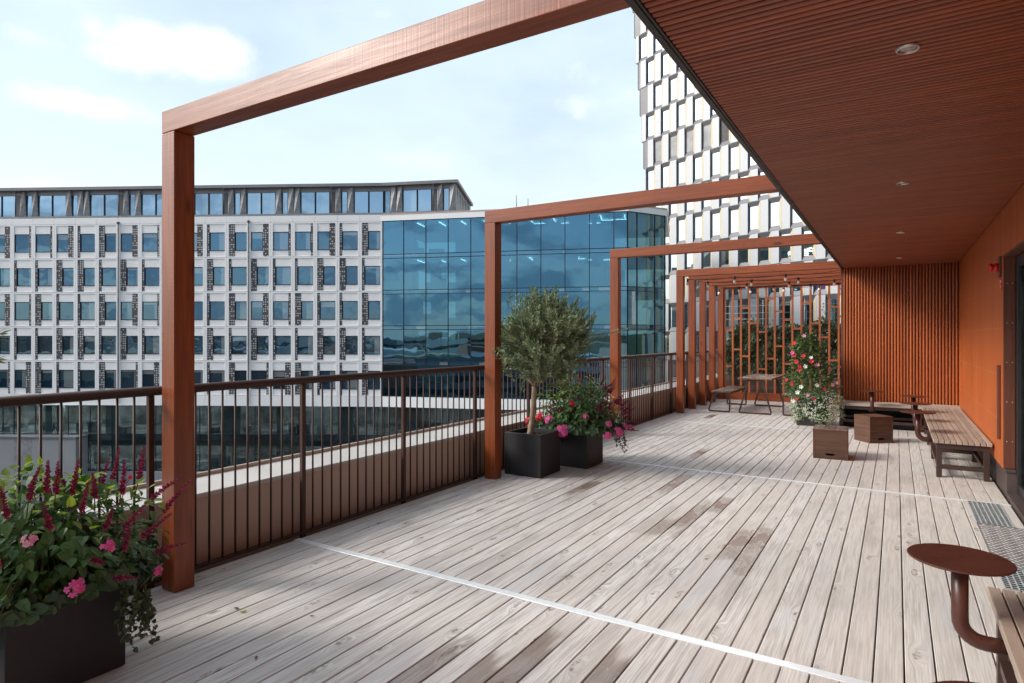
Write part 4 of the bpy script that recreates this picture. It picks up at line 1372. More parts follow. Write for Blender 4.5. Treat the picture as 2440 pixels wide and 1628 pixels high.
def mixed_plant(cx, cy, z0, lab, seed, rx, ry, top, spikes, heads, trail, nleaf=950, limes=130, rounds=170, scale=1.0):
    r_ = random.Random(seed)
    t = thing('flowering_plant', (cx, cy, z0), lab, 'flowering plant', 'mixed flowering plants in the charcoal pots')
    b, st = MB(), MB()
    H = top - z0

    def surf(a, el, u=1.0):
        d = Vector((math.cos(a) * math.cos(el), math.sin(a) * math.cos(el), math.sin(el)))
        bump = 1 + 0.10 * math.sin(3 * a + seed) + 0.08 * math.sin(5 * a + 4 * el)
        return Vector((cx + rx * d.x * u * bump, cy + ry * d.y * u * bump, z0 + 0.05 + ((H - 0.05) * d.z if d.z > 0 else 0.05 * d.z) * u * bump)), d

    for k in range(nleaf):
        a, el = r_.uniform(0, 2 * PI), math.asin(min(1, r_.uniform(-0.62, 1.0)))
        p, d = surf(a, el, r_.uniform(0.55, 1.0) if k % 4 else r_.uniform(0.25, 0.7))
        out = Vector((d.x, d.y, 0))
        ld = out * r_.uniform(0.5, 1.2) + Vector((0, 0, r_.uniform(-0.75, 0.25))) + rdir(r_) * 0.55
        nr = d * 0.5 + Vector((0, 0, 0.9)) + rdir(r_) * 0.35
        L = r_.uniform(0.040, 0.078) * scale
        leaf(b, p - ld.normalized() * L * 0.4, ld, nr, L, L * r_.uniform(0.52, 0.68), 0, 0.10, 0.16, 'heart')
        if k % 5 == 0:
            st.tube([Vector((cx + (p.x - cx) * 0.3, cy + (p.y - cy) * 0.3, z0 + 0.02)), (p + Vector((cx, cy, z0 + H * 0.5))) / 2, p], [0.004, 0.003, 0.002], 4, cap=False)
    for k in range(limes):
        a = r_.gauss(2.6, 0.9) if r_.random() < 0.7 else r_.uniform(0, 2 * PI)
        p, d = surf(a, r_.uniform(0.55, 1.35), r_.uniform(0.9, 1.05))
        ld = Vector((d.x, d.y, 0.1)) + rdir(r_) * 0.6
        L = r_.uniform(0.04, 0.068) * scale
        leaf(b, p, ld, Vector((0, 0, 1)) + rdir(r_) * 0.4, L, L * 0.6, 1, 0.1, 0.15, 'heart')
    for k in range(rounds):
        a = r_.uniform(0, 2 * PI)
        p, d = surf(a, r_.uniform(-0.75, 0.12), r_.uniform(0.82, 1.06))
        round_leaf(b, p, d + Vector((0, 0, 0.5)) + rdir(r_) * 0.4, r_.uniform(0.024, 0.040) * scale, 2, r_)
    # trailing ivy over the rim
    for k in range(trail):
        a = r_.uniform(0.45, 0.95)
        p = Vector((cx + rx * 0.86 * math.cos(a), cy + ry * 0.86 * math.sin(a), z0 + 0.03))
        q = p.copy()
        pts = [q.copy()]
        for _ in range(r_.randint(6, 13)):
            q = q + Vector((r_.uniform(-0.012, 0.022), r_.uniform(-0.016, 0.016), -r_.uniform(0.018, 0.034)))
            if q.z < 0.015:
                break
            pts.append(q.copy())
            for _k in range(3):
                L = r_.uniform(0.016, 0.03)
                leaf(b, q, rdir(r_) + Vector((0.5, 0, -0.4)), Vector((0.8, -0.3, 0.6)) + rdir(r_) * 0.5, L, L * 0.85, 3, 0.1, 0.1, 'heart')
        if len(pts) > 2:
            st.tube(pts, 0.0012, 4, cap=False)
    b.build('foliage', [M['leaf_green'], M['leaf_lime'], M['leaf_dark'], M['leaf_ivy']], t)
    st.build('stems', M['twig'], t)
    for (a, el, L, ox, oz) in spikes:
        p, d = surf(a, el, 0.9)
        salvia_spike(t, p, Vector((d.x * ox, d.y * ox, oz)) + rdir(r_) * 0.26, L * r_.uniform(0.75, 1.15), r_)
    for (a, el, mname, R_, n, fr) in heads:
        p, d = surf(a, el, 1.10)
        cluster(t, p, d + Vector((0, 0, 0.35)), R_, M[mname], n, fr, r_)
    return t


pot(-3.445, 1.345, 0.485, 0.492, "large looking near black pot at the lower left corner of the picture")
rs = random.Random(31)
sp = [(-1.0, 0.5, 0.24, 0.5, 0.9), (-0.8, 0.75, 0.26, 0.4, 1.0), (-1.5, 0.8, 0.26, 0.3, 1.0), (-0.4, 1.0, 0.28, 0.3, 1.0), (0.2, 1.1, 0.30, 0.4, 1.0), (0.7, 0.75, 0.30, 0.6, 0.9), (0.45, 0.45, 0.30, 0.8, 0.7), (1.0, 0.35, 0.28, 0.8, 0.8), (0.35, 0.2, 0.30, 0.75, 0.75), (0.6, 0.3, 0.27, 0.8, 0.7), (0.15, 0.05, 0.22, 0.9, 0.5), (0.9, 0.6, 0.28, 0.6, 0.9), (1.2, 0.7, 0.30, 0.5, 1.0),
      (1.6, 0.8, 0.28, 0.45, 1.0), (1.9, 0.7, 0.25, 0.4, 1.0), (2.4, 0.8, 0.22, 0.4, 1.0), (0.5, 0.9, 0.27, 0.35, 1.0), (0.1, 0.8, 0.25, 0.4, 0.9),
      (-0.3, 0.6, 0.22, 0.4, 0.9), (-0.6, 0.9, 0.22, 0.2, 1.0), (3.0, 0.6, 0.25, 0.7, 0.8), (-1.2, 0.6, 0.22, 0.7, 0.9), (-2.0, 0.7, 0.22, 0.5, 0.9),
      (0.0, 0.35, 0.20, 0.9, 0.4), (0.75, 0.1, 0.25, 0.9, 0.6), (-0.1, 1.2, 0.22, 0.2, 1.0), (0.3, 0.55, 0.24, 0.6, 0.8)]
mixed_plant(-3.42, 1.33, 0.44, "full leafy plant with dark magenta flower spikes and lime leaves in the lower left pot", 17, 0.48, 0.46, 0.93, sp,
            [(-0.15, 0.14, 'pink', 0.036, 13, 0.017), (0.62, 0.0, 'pink', 0.022, 6, 0.015), (-0.75, 0.42, 'red_petal', 0.035, 12, 0.018), (-0.5, 0.6, 'pale_pink', 0.025, 9, 0.014),
             (0.15, 0.42, 'pink', 0.028, 10, 0.014), (0.8, 0.9, 'red_petal', 0.012, 4, 0.012)], 22, 2700, 230, 420)
pot(-3.445, 7.15, 0.485, 0.492, "charcoal square pot under pink flowers, partly hidden behind the olive tree's pot")
sp2 = [(rs.uniform(-0.9, 2.2), rs.uniform(0.3, 1.1), rs.uniform(0.18, 0.27), rs.uniform(0.5, 0.9), rs.uniform(0.7, 1.0)) for _ in range(26)]
sp2 += [(rs.uniform(-2.2, 0.6), rs.uniform(0.1, 0.9), rs.uniform(0.13, 0.20), 0.9, rs.uniform(0.4, 0.9)) for _ in range(16)]
sp2 += [(0.0, -0.15, 0.26, 1.0, 0.05), (0.3, 0.1, 0.24, 1.0, 0.35), (0.7, 0.1, 0.24, 1.0, 0.4), (0.5, 0.2, 0.26, 0.9, 0.5), (0.15, 0.3, 0.25, 0.9, 0.6), (0.9, 0.35, 0.25, 0.8, 0.6), (2.6, 0.8, 0.22, 0.5, 1.0)]
mixed_plant(-3.40, 7.15, 0.44, "leafy plant with magenta spikes, red and pink blossoms in the pot beside the olive tree", 23, 0.60, 0.52, 1.07, sp2,
            [(-1.55, -0.22, 'pink', 0.075, 30, 0.025), (-0.75, -0.30, 'pink', 0.045, 12, 0.023), (-0.40, -0.12, 'pink', 0.06, 18, 0.024), (-1.65, 0.05, 'pink', 0.03, 7, 0.022),
             (-2.15, 0.22, 'red_petal', 0.055, 16, 0.026), (-2.35, -0.05, 'red_petal', 0.06, 18, 0.027), (-2.60, 0.08, 'red_petal', 0.05, 14, 0.025), (-1.95, 0.20, 'pink', 0.055, 15, 0.025),
             (-0.10, 0.05, 'pink', 0.045, 12, 0.023), (0.2, -0.05, 'pink', 0.04, 11, 0.022), (-1.1, 0.25, 'pink', 0.035, 9, 0.021), (-1.35, 0.5, 'red_petal', 0.03, 8, 0.02), (-0.7, 0.15, 'pink', 0.04, 10, 0.022), (-0.60, -0.62, 'pink', 0.05, 12, 0.023)], 8, 2600, 170, 420)

# tall climber pot
pot(-1.31, 12.64, 0.46, 0.46, "slate grey square pot under white blossoms by the bench table", math.radians(-3))
r_ = random.Random(77)
t = thing('climbing_plant', (-1.31, 12.64, 0.42), "tall pyramid of glossy leaves with red, pink and white trumpet flowers", 'flowering plant')
lb, st = MB(), MB()
cxp, cyp = -1.34, 12.64


def cone_r(z):
    f = (z - 0.45) / 1.22
    return max(0.05, 0.46 * (1 - f) ** 0.75 + 0.05 * math.sin(9 * f) + 0.04) if f > 0.05 else 0.40


for k in range(3400):
    z = 0.45 + 1.2 * r_.random() ** 1.25
    a = r_.uniform(0, 2 * PI)
    q = cone_r(z) * (r_.uniform(0.55, 1.08) if k % 4 else r_.uniform(0.1, 0.6)) * (1 + 0.18 * math.sin(2.3 * a + 6 * z))
    p = Vector((cxp + q * math.cos(a) - 0.10 * (z - 0.9), cyp + q * math.sin(a), z))
    out = Vector((math.cos(a), math.sin(a), 0))
    L = r_.uniform(0.055, 0.095)
    ld = out * 0.8 + Vector((0, 0, r_.uniform(-0.3, 0.6))) + rdir(r_) * 0.5
    leaf(lb, p, ld, Vector((0, 0, 1)) + out * 0.5 + rdir(r_) * 0.35, L, L * 0.42, 0, 0.14, 0.14)
for k in range(5):
    a = k * 1.26
    st.tube([(cxp + 0.17 * math.cos(a), cyp + 0.17 * math.sin(a), 0.42), (cxp - 0.03 + 0.10 * math.cos(a), cyp + 0.10 * math.sin(a), 1.0), (cxp - 0.07, cyp, 1.62)], 0.006, 6)
for k in range(9):
    a = r_.uniform(0, 2 * PI)
    z = r_.uniform(0.6, 1.5)
    q = cone_r(z)
    p0 = Vector((cxp + q * 0.7 * math.cos(a), cyp + q * 0.7 * math.sin(a), z))
    p1 = p0 + Vector((math.cos(a) * 0.16, math.sin(a) * 0.16, 0.05))
    st.tube([p0, (p0 + p1) / 2 + Vector((0, 0, 0.03)), p1], [0.003, 0.0025, 0.0015], 5)
    for q_ in range(5):
        f = q_ / 5
        leaf(lb, p0 + (p1 - p0) * f, rdir(r_) + Vector((0, 0, 0.3)), Vector((0, 0, 1)), 0.06, 0.026, 0, 0.12, 0.1)
lb.build('foliage', M['leaf_gloss'], t)
st.build('stems', M['twig'], t)
# flowers where the photo shows them, on the camera side: (sideways, height, colour)
U = Vector((math.cos(YAW * 0.9), math.sin(YAW * 0.9), 0))
V = Vector((-math.sin(YAW * 0.3), math.cos(YAW * 0.3), 0)) * -1
for (sx, z, c) in ((-0.06, 1.60, 'pale_pink'), (-0.24, 1.47, 'red_petal'), (-0.30, 1.29, 'pink'), (-0.27, 1.25, 'red_petal'), (-0.11, 1.24, 'red_petal'), (0.02, 1.21, 'white_petal'),
                   (0.12, 1.08, 'pale_pink'), (-0.24, 1.13, 'red_petal'), (-0.20, 1.05, 'red_petal'), (-0.22, 0.98, 'red_petal'), (-0.10, 1.05, 'white_petal'), (0.30, 1.13, 'pale_pink'),
                   (0.34, 0.99, 'pale_pink'), (-0.45, 0.80, 'red_petal'), (-0.37, 0.74, 'red_petal'), (-0.22, 0.70, 'white_petal'), (0.05, 0.73, 'white_petal'), (0.33, 0.73, 'pale_pink'),
                   (0.41, 0.76, 'pale_pink'), (0.17, 0.66, 'red_petal'), (-0.12, 0.56, 'pale_pink'), (-0.29, 0.60, 'white_petal'), (-0.32, 0.47, 'red_petal'), (-0.38, 0.42, 'white_petal'),
                   (-0.02, 0.48, 'red_petal'), (0.02, 1.14, 'red_petal'), (0.47, 0.92, 'pale_pink')):
    q = min(cone_r(z) * 1.08, 0.52)
    dep = math.sqrt(max(0.02, q * q - min(abs(sx), q) ** 2))
    p = Vector((cxp - 0.10 * (z - 0.9), cyp, z + 0.03)) + U * sx + V * (dep + 0.03)
    nr = V * 1.0 + U * (sx * 1.2) + Vector((0, 0, 0.3)) + rdir(r_) * 0.3
    b = MB()
    b.tube([p - nr.normalized() * 0.05, p], [0.004, 0.010], 7, 0)
    blossom(b, p, nr, r_.uniform(0.030, 0.042), 0, 5, 0.42, r_)
    b.build('flower', M[c], t)

t = thing('trailing_plant', (-1.25, 12.55, 0.42), "mound of tiny white blossoms spilling over the slate grey pot", 'flowering plant')
lb, wb = MB(), MB()
for (cx_, cy_, cz_, rx_, ry_, rz_, n) in ((-1.12, 12.40, 0.345, 0.33, 0.27, 0.29, 2900), (-1.50, 12.50, 0.35, 0.17, 0.22, 0.27, 1100), (-1.56, 12.46, 0.18, 0.08, 0.09, 0.15, 350), (-1.32, 12.66, 0.50, 0.30, 0.22, 0.10, 600)):
    for k in range(n):
        d = rdir(r_)
        u = r_.uniform(0.78, 1.06) if k % 5 else r_.uniform(0.4, 0.8)
        u *= 1 + 0.10 * math.sin(5 * d.x + 7 * d.z) + 0.06 * math.sin(11 * d.y + 3)
        p = Vector((cx_ + rx_ * d.x * u, cy_ + ry_ * d.y * u, max(0.02, cz_ + rz_ * d.z * u)))
        L = r_.uniform(0.022, 0.040)
        leaf(lb, p, d + rdir(r_) * 0.7, d + Vector((0, 0, 0.8)) + rdir(r_) * 0.4, L, L * 0.45, 0, 0.1, 0.1, 'diamond')
        if k % 3 != 0 and u > 0.80:
            blossom(wb, p + d * 0.012, d + rdir(r_) * 0.4, r_.uniform(0.010, 0.015), 0, 4, 0.1, r_)
lb.build('foliage', M['leaf_small'], t)
o = wb.build('blossom', M['white_petal'], t)
o['kind'] = 'stuff'

# ivy hedge behind the lattice
r_ = random.Random(5)
t = thing('ivy_hedge', (-2.4, 17.3, 0.56), "dark green ivy hedge with loose yellowish shoots behind the lattice", 'hedge')
lb, st = MB(), MB()


def top(x):
    base = 1.90 + 0.07 * math.sin(3.1 * x) + 0.05 * math.sin(7.7 * x + 1)
    if x < -3.62:
        base -= (-3.62 - x) * 2.2
    return base


for k in range(7600):
    x = r_.uniform(-3.86, EX - 0.03)
    if r_.random() < 0.10 and x < -3.5:
        continue
    zt = top(x)
    z = 0.62 + (zt - 0.62) * r_.random() ** 0.9
    face = r_.random()
    y = 17.06 + 0.06 * math.sin(5 * x + 4 * z) + 0.05 * math.sin(11 * x - 7 * z) + (r_.uniform(-0.05, 0.08) if face < 0.7 else r_.uniform(0.05, 0.4))
    L = r_.uniform(0.045, 0.085)
    leaf(lb, Vector((x, y, z)), Vector((r_.uniform(-.6, .6), -0.35, -0.7)) + rdir(r_) * 0.5, Vector((0, -1, 0.45)) + rdir(r_) * 0.45, L, L * 0.85, 0, 0.08, 0.12, 'heart')
for k in range(900):
    x = r_.uniform(-3.8, EX - 0.05)
    z = top(x) + r_.uniform(-0.05, 0.06)
    L = r_.uniform(0.04, 0.075)
    leaf(lb, Vector((x, r_.uniform(17.0, 17.45), z)), rdir(r_) + Vector((0, -.2, 0.2)), Vector((0, -0.4, 1)) + rdir(r_) * 0.5, L, L * 0.8, 0, 0.08, 0.12, 'heart')
for k in range(26):
    x = r_.uniform(-3.7, -1.05)
    p = Vector((x, 17.0, top(x) - 0.05 if k < 18 else r_.uniform(0.8, 1.5)))
    v = Vector((r_.uniform(-1, 1), r_.uniform(-0.35, 0.1), r_.uniform(0.1, 0.9))).normalized()
    pts = [p.copy()]
    for q in range(r_.randint(5, 10)):
        v = (v + rdir(r_) * 0.35 + Vector((0, 0, -0.06))).normalized()
        p = p + v * 0.06
        pts.append(p.copy())
        for _ in range(2):
            L = r_.uniform(0.03, 0.055)
            leaf(lb, p, rdir(r_) + Vector((0, -.3, 0)), Vector((0, -0.8, 0.8)) + rdir(r_) * 0.4, L, L * 0.7, 1 if r_.random() < 0.6 else 0, 0.1, 0.12, 'heart')
    st.tube(pts, 0.003, 4, cap=False)
for k in range(60):
    x = r_.uniform(-3.7, EX - 0.1)
    st.tube([(x, 17.3, 0.5), (x + r_.uniform(-.2, .2), 17.25, 1.1), (x + r_.uniform(-.3, .3), 17.2, top(x) - 0.1)], [0.008, 0.006, 0.003], 5, cap=False)
lb.build('foliage', [M['leaf_ivy'], leaf_mat('ivy_young_leaf', (0.16, 0.18, 0.045), (0.24, 0.22, 0.07))], t)
st.build('stems', M['twig'], t)

# small litter on the boards
for (x, y, mname, nm, lab) in ((-3.303, 2.27, 'leaf_dark', 'fallen_leaf', "tiny dark fallen leaf on the boards right of the nearest post"),
                               (-3.219, 2.247, 'leaf_lime', 'fallen_leaf', "tiny yellow green fallen leaf on the boards right of the nearest post"),
                               (-3.246, 3.413, 'salvia', 'fallen_petal', "tiny dark red petal on the boards just beyond the nearest white strip"),
                               (-2.06, 12.86, 'red_petal', 'fallen_petal', "single pink red petal on the boards before the bench table"),
                               (-2.726, 1.963, 'salvia', 'fallen_petal', "tiny magenta petal on the foreground boards, nearest the bottom edge"),
                               (-2.85, 2.42, 'salvia', 'fallen_petal', "tiny magenta petal on the foreground boards, below the white strip")):
    b = MB()
    s = 0.022 if nm == 'fallen_petal' else 0.03
    if y > 10:
        s = 0.06
    for _ in range(2):
        a = rs.uniform(0, 6)
        leaf(b, Vector((x + rs.uniform(-.006, .006), y, 0.004)), Vector((math.cos(a), math.sin(a), 0.1)), Vector((0.1, 0, 1)), s, s * 0.6, 0, 0.1, -0.05, 'lens')
    o = b.build(nm, M[mname])
    tag(o, lab, 'petal' if nm == 'fallen_petal' else 'leaf')
# ================================================================== CITY
def root_frame(name, r, d, er, ed, lab, cat):
    """thing whose local +x runs along camera-frame direction (er, ed)"""
    x, y = cf(r, d)
    ux, uy = er * CA - ed * SA, er * SA + ed * CA
    return thing(name, (x, y, EYE), lab, cat, rz=math.atan2(uy, ux), local=True), (r, d, er, ed)


# ---------------- white office block; local x runs left along the front, +y towards the terrace
L_ = math.hypot(-40.94, 2.3)
ofc, fr_ = root_frame('office_building', -13.26, 63.5, -40.94 / L_, 2.3 / L_,
                      "white panelled office block with perforated dark strips, blue glass wing and grey penthouse", 'building')


def ol(r, d):
    a, c = r - fr_[0], d - fr_[1]
    ex, ed = fr_[2], fr_[3]
    return (a * ex + c * ed, a * ed - c * ex) if False else (a * ex + c * ed, -(c * ex * -1) * -1 * -1 if False else (a * ed - c * ex) * 1.0)


# local y = outward (towards camera): check sign once
_t = ol(-13.26, 60.0)
YS = 1.0 if _t[1] > 0 else -1.0


def ol2(r, d):
    q = ol(r, d)
    return (q[0], q[1] * YS)


W, FH, NCOL, ZT = 2.336, 3.58, 20, 11.92
pat = [["Rw", "Rn", "Rn", "Rw", "Ln", "Lw"], ["Lw", "Ln", "Ln", "Lw", "Lw", "Ln"], ["Rw", "Rn", "Lw", "Ln", "Ln", "Lw"],
       ["Lw", "Ln", "Ln", "Lw", "Lw", "Ln"], ["Rn", "Rw", "Lw", "Ln", "Ln", "Lw"]]
wall = MB()
bd, ji, zb, zt_ = 0.215, 0.011, 0.075, 3.44
wz0, wz1 = 0.68, 2.60
win_proto, perf_proto = {}, {}
fr_w, fr_g, fr_p = MB(), MB(), MB()
for j in range(NCOL + 8):
    k = (17 - j) % 6
    u0 = j * W
    for r in range(5):
        z0 = ZT - FH * (r + 1)
        side, wd = pat[r][k][0], pat[r][k][1]
        pw_ = 0.23 if wd == 'n' else 0.60
        a, c = u0 + ji, u0 + W - ji
        ia, ic = u0 + bd, u0 + W - bd
        wall.box(a, ia, -0.3, 0, z0 + ji, z0 + FH - ji)
        wall.box(ic, c, -0.3, 0, z0 + ji, z0 + FH - ji)
        wall.box(ia, ic, -0.3, 0, z0 + ji, z0 + zb)
        wall.box(ia, ic, -0.3, 0, z0 + zt_, z0 + FH - ji)
        if side == 'R':      # right in the picture = small local x
            pa, pb, wa, wb_ = ia + 0.02, ia + 0.02 + pw_, ia + 0.025 + pw_, ic
        else:
            pa, pb, wa, wb_ = ic - 0.02 - pw_, ic - 0.02, ia, ic - 0.025 - pw_
        wall.box(wa, wb_, -0.3, -0.055, z0 + wz1, z0 + zt_)
        wall.box(wa, wb_, -0.3, -0.055, z0 + zb, z0 + wz0)
        key = wd
        if j >= NCOL:
            fr_p.box(pa, pb, -0.12, -0.035, z0 + zb + 0.005, z0 + zt_ - 0.005)
            fr_w.box(wa + 0.002, wb_ - 0.002, -0.17, -0.145, z0 + wz0 + 0.002, z0 + wz1 - 0.002)
            fr_w.box(wa - 0.02, wb_ + 0.02, -0.105, -0.01, z0 + wz0 + 0.003, z0 + wz0 + 0.05)
            fr_g.box(wa + 0.075, wb_ - 0.075, -0.142, -0.13, z0 + wz0 + 0.075, z0 + wz1 - 0.075)
            continue
        if key not in perf_proto:
            b = MB()
            b.box(0, pw_, -0.12, -0.035, zb + 0.005, zt_ - 0.005)
            o = b.build('perforated_panel', M['perf'], ofc)
            perf_proto[key] = o
        else:
            o = perf_proto[key].copy()
            COL.objects.link(o)
        o.location = (pa, 0, z0)
        if key not in win_proto:
            ww = wb_ - wa
            b = MB()
            f_ = 0.075
            b.box(0.002, f_, -0.17, -0.11, wz0 + 0.002, wz1 - 0.002)
            b.box(ww - f_, ww - 0.002, -0.17, -0.11, wz0 + 0.002, wz1 - 0.002)
            b.box(f_ + 0.001, ww - f_ - 0.001, -0.17, -0.11, wz0 + 0.002, wz0 + f_)
            b.box(f_ + 0.001, ww - f_ - 0.001, -0.17, -0.11, wz1 - f_, wz1 - 0.002)
            b.box(-0.02, ww + 0.02, -0.105, -0.01, wz0 + 0.003, wz0 + 0.05)
            o = b.build('window', M['mullion'], ofc)
            b = MB()
            b.box(f_, ww - f_, -0.162, -0.14, wz0 + f_, wz1 - f_)
            p_ = b.build('pane', M['glass_window'], None)
            p_.parent = o
            win_proto[key] = o
        else:
            o = copy_tree(win_proto[key], ofc)
        o.location = (wa, 0, z0)
for j in range(NCOL + 8):
    wall.box(j * W + ji, (j + 1) * W - ji, -0.3, 0, ZT + ji, ZT + 0.66)
    wall.box(j * W + ji, (j + 1) * W - ji, -0.3, 0, ZT - 5 * FH - 1.08, ZT - 5 * FH - ji)
o = fr_w.build('window', M['mullion'], ofc)
o['kind'] = 'stuff'
fr_g.build('pane', M['glass_window'], o)['kind'] = 'stuff'
fr_p.build('perforated_panel', M['perf'], ofc)['kind'] = 'stuff'
wall.build('wall', M['white_clad'], ofc)
core = MB()
core.box(-0.02, (NCOL + 8) * W, -18, -0.31, ZT - 5 * FH - 1.05, ZT + 0.6)
core.build('core', M['mid_grey'], ofc)
for u in (5 * W + 0.03 + W * 1, 11 * W + W, 17 * W + W):
    u = u - 0.02
    b = MB()
    b.tube([(u, 0.07, ZT - 5 * FH - 0.9), (u, 0.07, ZT + 0.05)], 0.055, 8)
    b.lathe((u, 0.07, ZT + 0.05), [(0.055, -0.1), (0.14, 0.02), (0.14, 0.16), (0.0, 0.17)], 8)
    b.build('drainpipe', M['grey_clad'], ofc)

# penthouse
pz0, pz1 = ZT + 0.67, 15.86 - EYE * 0 - 0.0
pf = [ol2(-74, 67.2), ol2(-13.26, 63.9), ol2(-5.7, 62.5)]
pback = [ol2(-4.9, 73.5), ol2(-74, 80)]
pent = MB()
pent.prism(pf + pback, pz0 + 0.002, pz0 + 0.28)


def along(P, Q, s0, s1, y0, y1, z0, z1, mb, m=0):
    """box along the wall line P->Q, s in metres from P, y outward"""
    P, Q = Vector((*P, 0)), Vector((*Q, 0))
    t_ = (Q - P).normalized()
    n_ = Vector((t_.y, -t_.x, 0))
    if n_.y < 0:
        n_ = -n_
    c = [P + t_ * s0 + n_ * y0, P + t_ * s1 + n_ * y0, P + t_ * s1 + n_ * y1, P + t_ * s0 + n_ * y1]
    mb.add([(v.x, v.y, z0) for v in c] + [(v.x, v.y, z1) for v in c],
           [(3, 2, 1, 0), (4, 5, 6, 7), (0, 1, 5, 4), (1, 2, 6, 5), (2, 3, 7, 6), (3, 0, 4, 7)], m)


inset = lambda poly, k: poly
pent.prism([(p[0], p[1] - 0.17) for p in pf] + pback, pz1 - 0.75, pz1 - 0.30)
pent.prism([(pf[0][0], pf[0][1] + 0.35), (pf[1][0], pf[1][1] + 0.35), (pf[2][0] - 0.3, pf[2][1] + 0.35), (pback[0][0] - 0.3, pback[0][1]), pback[1]], pz1 - 0.298, pz1)
ph_ = pent.build('penthouse', M['pent_grey'], ofc)
pcore = MB()
pcore.prism([(p[0], p[1] - 0.4) for p in pf] + [(pback[0][0] + 0.3, pback[0][1]), pback[1]], pz0 + 0.29, pz1 - 0.76)
pcore.build('penthouse_core', M['interior_dark'], ofc)
seq = ['G', 'G', 'F', 'g', 'F', 'p', 'G', 'G', 'F', 'F', 'g', 'F']
wd_ = {'G': 1.55, 'g': 0.66, 'F': 0.66, 'p': 0.55}
gz0, gz1 = pz0 + 0.29, pz1 - 0.76


def fin(mb, P, t_, n_, s, w, z0, z1, yb=-0.18):
    TL, TR = P + t_ * (s + 0.02) + n_ * yb, P + t_ * (s + w - 0.02) + n_ * yb
    up = lambda v, z: (v.x, v.y, z)
    BLo = P + t_ * (s + w * 0.92) + n_ * 0.02
    TRo = P + t_ * (s + w * 0.06) + n_ * 0.06
    # local x runs left: the ridge goes from upper right to lower left in the picture
    mb.add([up(TR, z1), up(TRo, z1), up(BLo, z0), up(TR, z0), up(TL, z0), up(TL, z1)], [(0, 1, 2), (1, 4, 2), (0, 2, 3), (1, 5, 4)])


def pent_run(P, Q, total, start=0):
    Pv, Qv = Vector((*P, 0)), Vector((*Q, 0))
    t_ = (Qv - Pv).normalized()
    n_ = Vector((t_.y, -t_.x, 0))
    if n_.y < 0:
        n_ = -n_
    s, i = 0.0, start
    while s < total - 0.5:
        c = seq[i % len(seq)]
        w = wd_[c]
        if s + w > total:
            break
        if c in 'Gg':
            b = MB()
            along(P, Q, s + 0.03, s + 0.075, -0.30, -0.18, gz0, gz1, b)
            along(P, Q, s + w - 0.075, s + w - 0.03, -0.30, -0.18, gz0, gz1, b)
            along(P, Q, s + 0.03, s + w - 0.03, -0.30, -0.18, gz1 + 0.001, gz1 + 0.05, b)
            o = b.build('penthouse_window', M['mullion'], ofc)
            b = MB()
            along(P, Q, s + 0.076, s + w - 0.076, -0.27, -0.23, gz0, gz1, b)
            b.build('pane', M['glass_pent'], o)
        elif c == 'F':
            b = MB()
            fin(b, Pv, t_, n_, s, w, gz0, gz1 + 0.42)
            b.build('folded_panel', M['fin'], ofc)
        else:
            b = MB()
            along(P, Q, s + 0.05, s + w - 0.05, -0.3, -0.2, gz0, gz1, b)
            q = Pv + t_ * (s + w * 0.5) + n_ * 0.15
            b.tube([(q.x, q.y, gz0), (q.x, q.y, gz1 + 0.4)], 0.06, 8)
            q2 = q
            b.lathe((q2.x, q2.y, gz1 + 0.3), [(0.06, -0.1), (0.15, 0.05), (0.15, 0.3)], 8)
            b.build('drainpipe', M['grey_clad'], ofc)
        s += w
        i += 1


pent_run(pf[2], pf[1], (Vector(pf[1]) - Vector(pf[2])).length, 2)
pent_run(pf[1], pf[0], 50, 0)
sd = MB()
Ps, Qs = pf[2], pback[0]
Pv, Qv = Vector((*Ps, 0)), Vector((*Qs, 0))
t_ = (Qv - Pv).normalized()
n_ = Vector((t_.y, -t_.x, 0))
if n_.x > 0:
    n_ = -n_
for q in range(9):
    fin(sd, Pv, t_, n_, q * 1.15 + 0.1, 1.0, gz0, gz1 + 0.4, -0.05)
sd.build('side_panels', M['fin'], ofc)

# ---------------- glass wing (camera-frame points)
A0, B0, C0 = (-13.26, 63.5), (10.87, 58.5), (15.0, 60.8)
a_, b_, c_ = ol2(*A0), ol2(*B0), ol2(*C0)
back = [ol2(18.5, 73.5), ol2(-11, 78)]
poly = [a_, b_, c_] + back


def shrink(pl, k):
    cx_ = sum(p[0] for p in pl) / len(pl)
    cy_ = sum(p[1] for p in pl) / len(pl)
    out = []
    for p in pl:
        v = Vector((p[0] - cx_, p[1] - cy_))
        l_ = v.length
        v = v * ((l_ - k) / l_)
        out.append((cx_ + v.x, cy_ + v.y))
    return out


ZF = [11.92, 8.29, 4.645, 1.03, -2.57, -5.97]
ms = [0.03, 2.28, 4.65, 6.99, 9.33, 11.64, 14.0, 16.37, 18.71, 21.05, 23.35, 24.60]
b = MB()
b.prism(shrink(poly, -0.15), ZT + 0.002, ZT + 0.60)
fb = b.build('wing_roof', M['white_clad'], ofc)
b = MB()
b.prism(shrink(poly, -0.22), ZT + 0.602, ZT + 0.70)
b.build('roof_edge', M['parapet'], ofc)
b = MB()
b.prism(shrink(poly, -0.1), ZF[5] - 1.08, ZF[5] - 0.03)
b.build('base_band', M['white_clad'], ofc)
b = MB()
inn = shrink(poly, 0.35)
for z in ZF[1:5]:
    b.prism(inn, z - 0.20, z + 0.20)
sl = b.build('floor_slab', M['interior'], ofc)
b = MB()
inn2 = shrink(poly, 7.5)
b.prism(inn2, ZF[5], ZT - 0.01)
b.build('interior_core', M['interior_dark'], ofc)
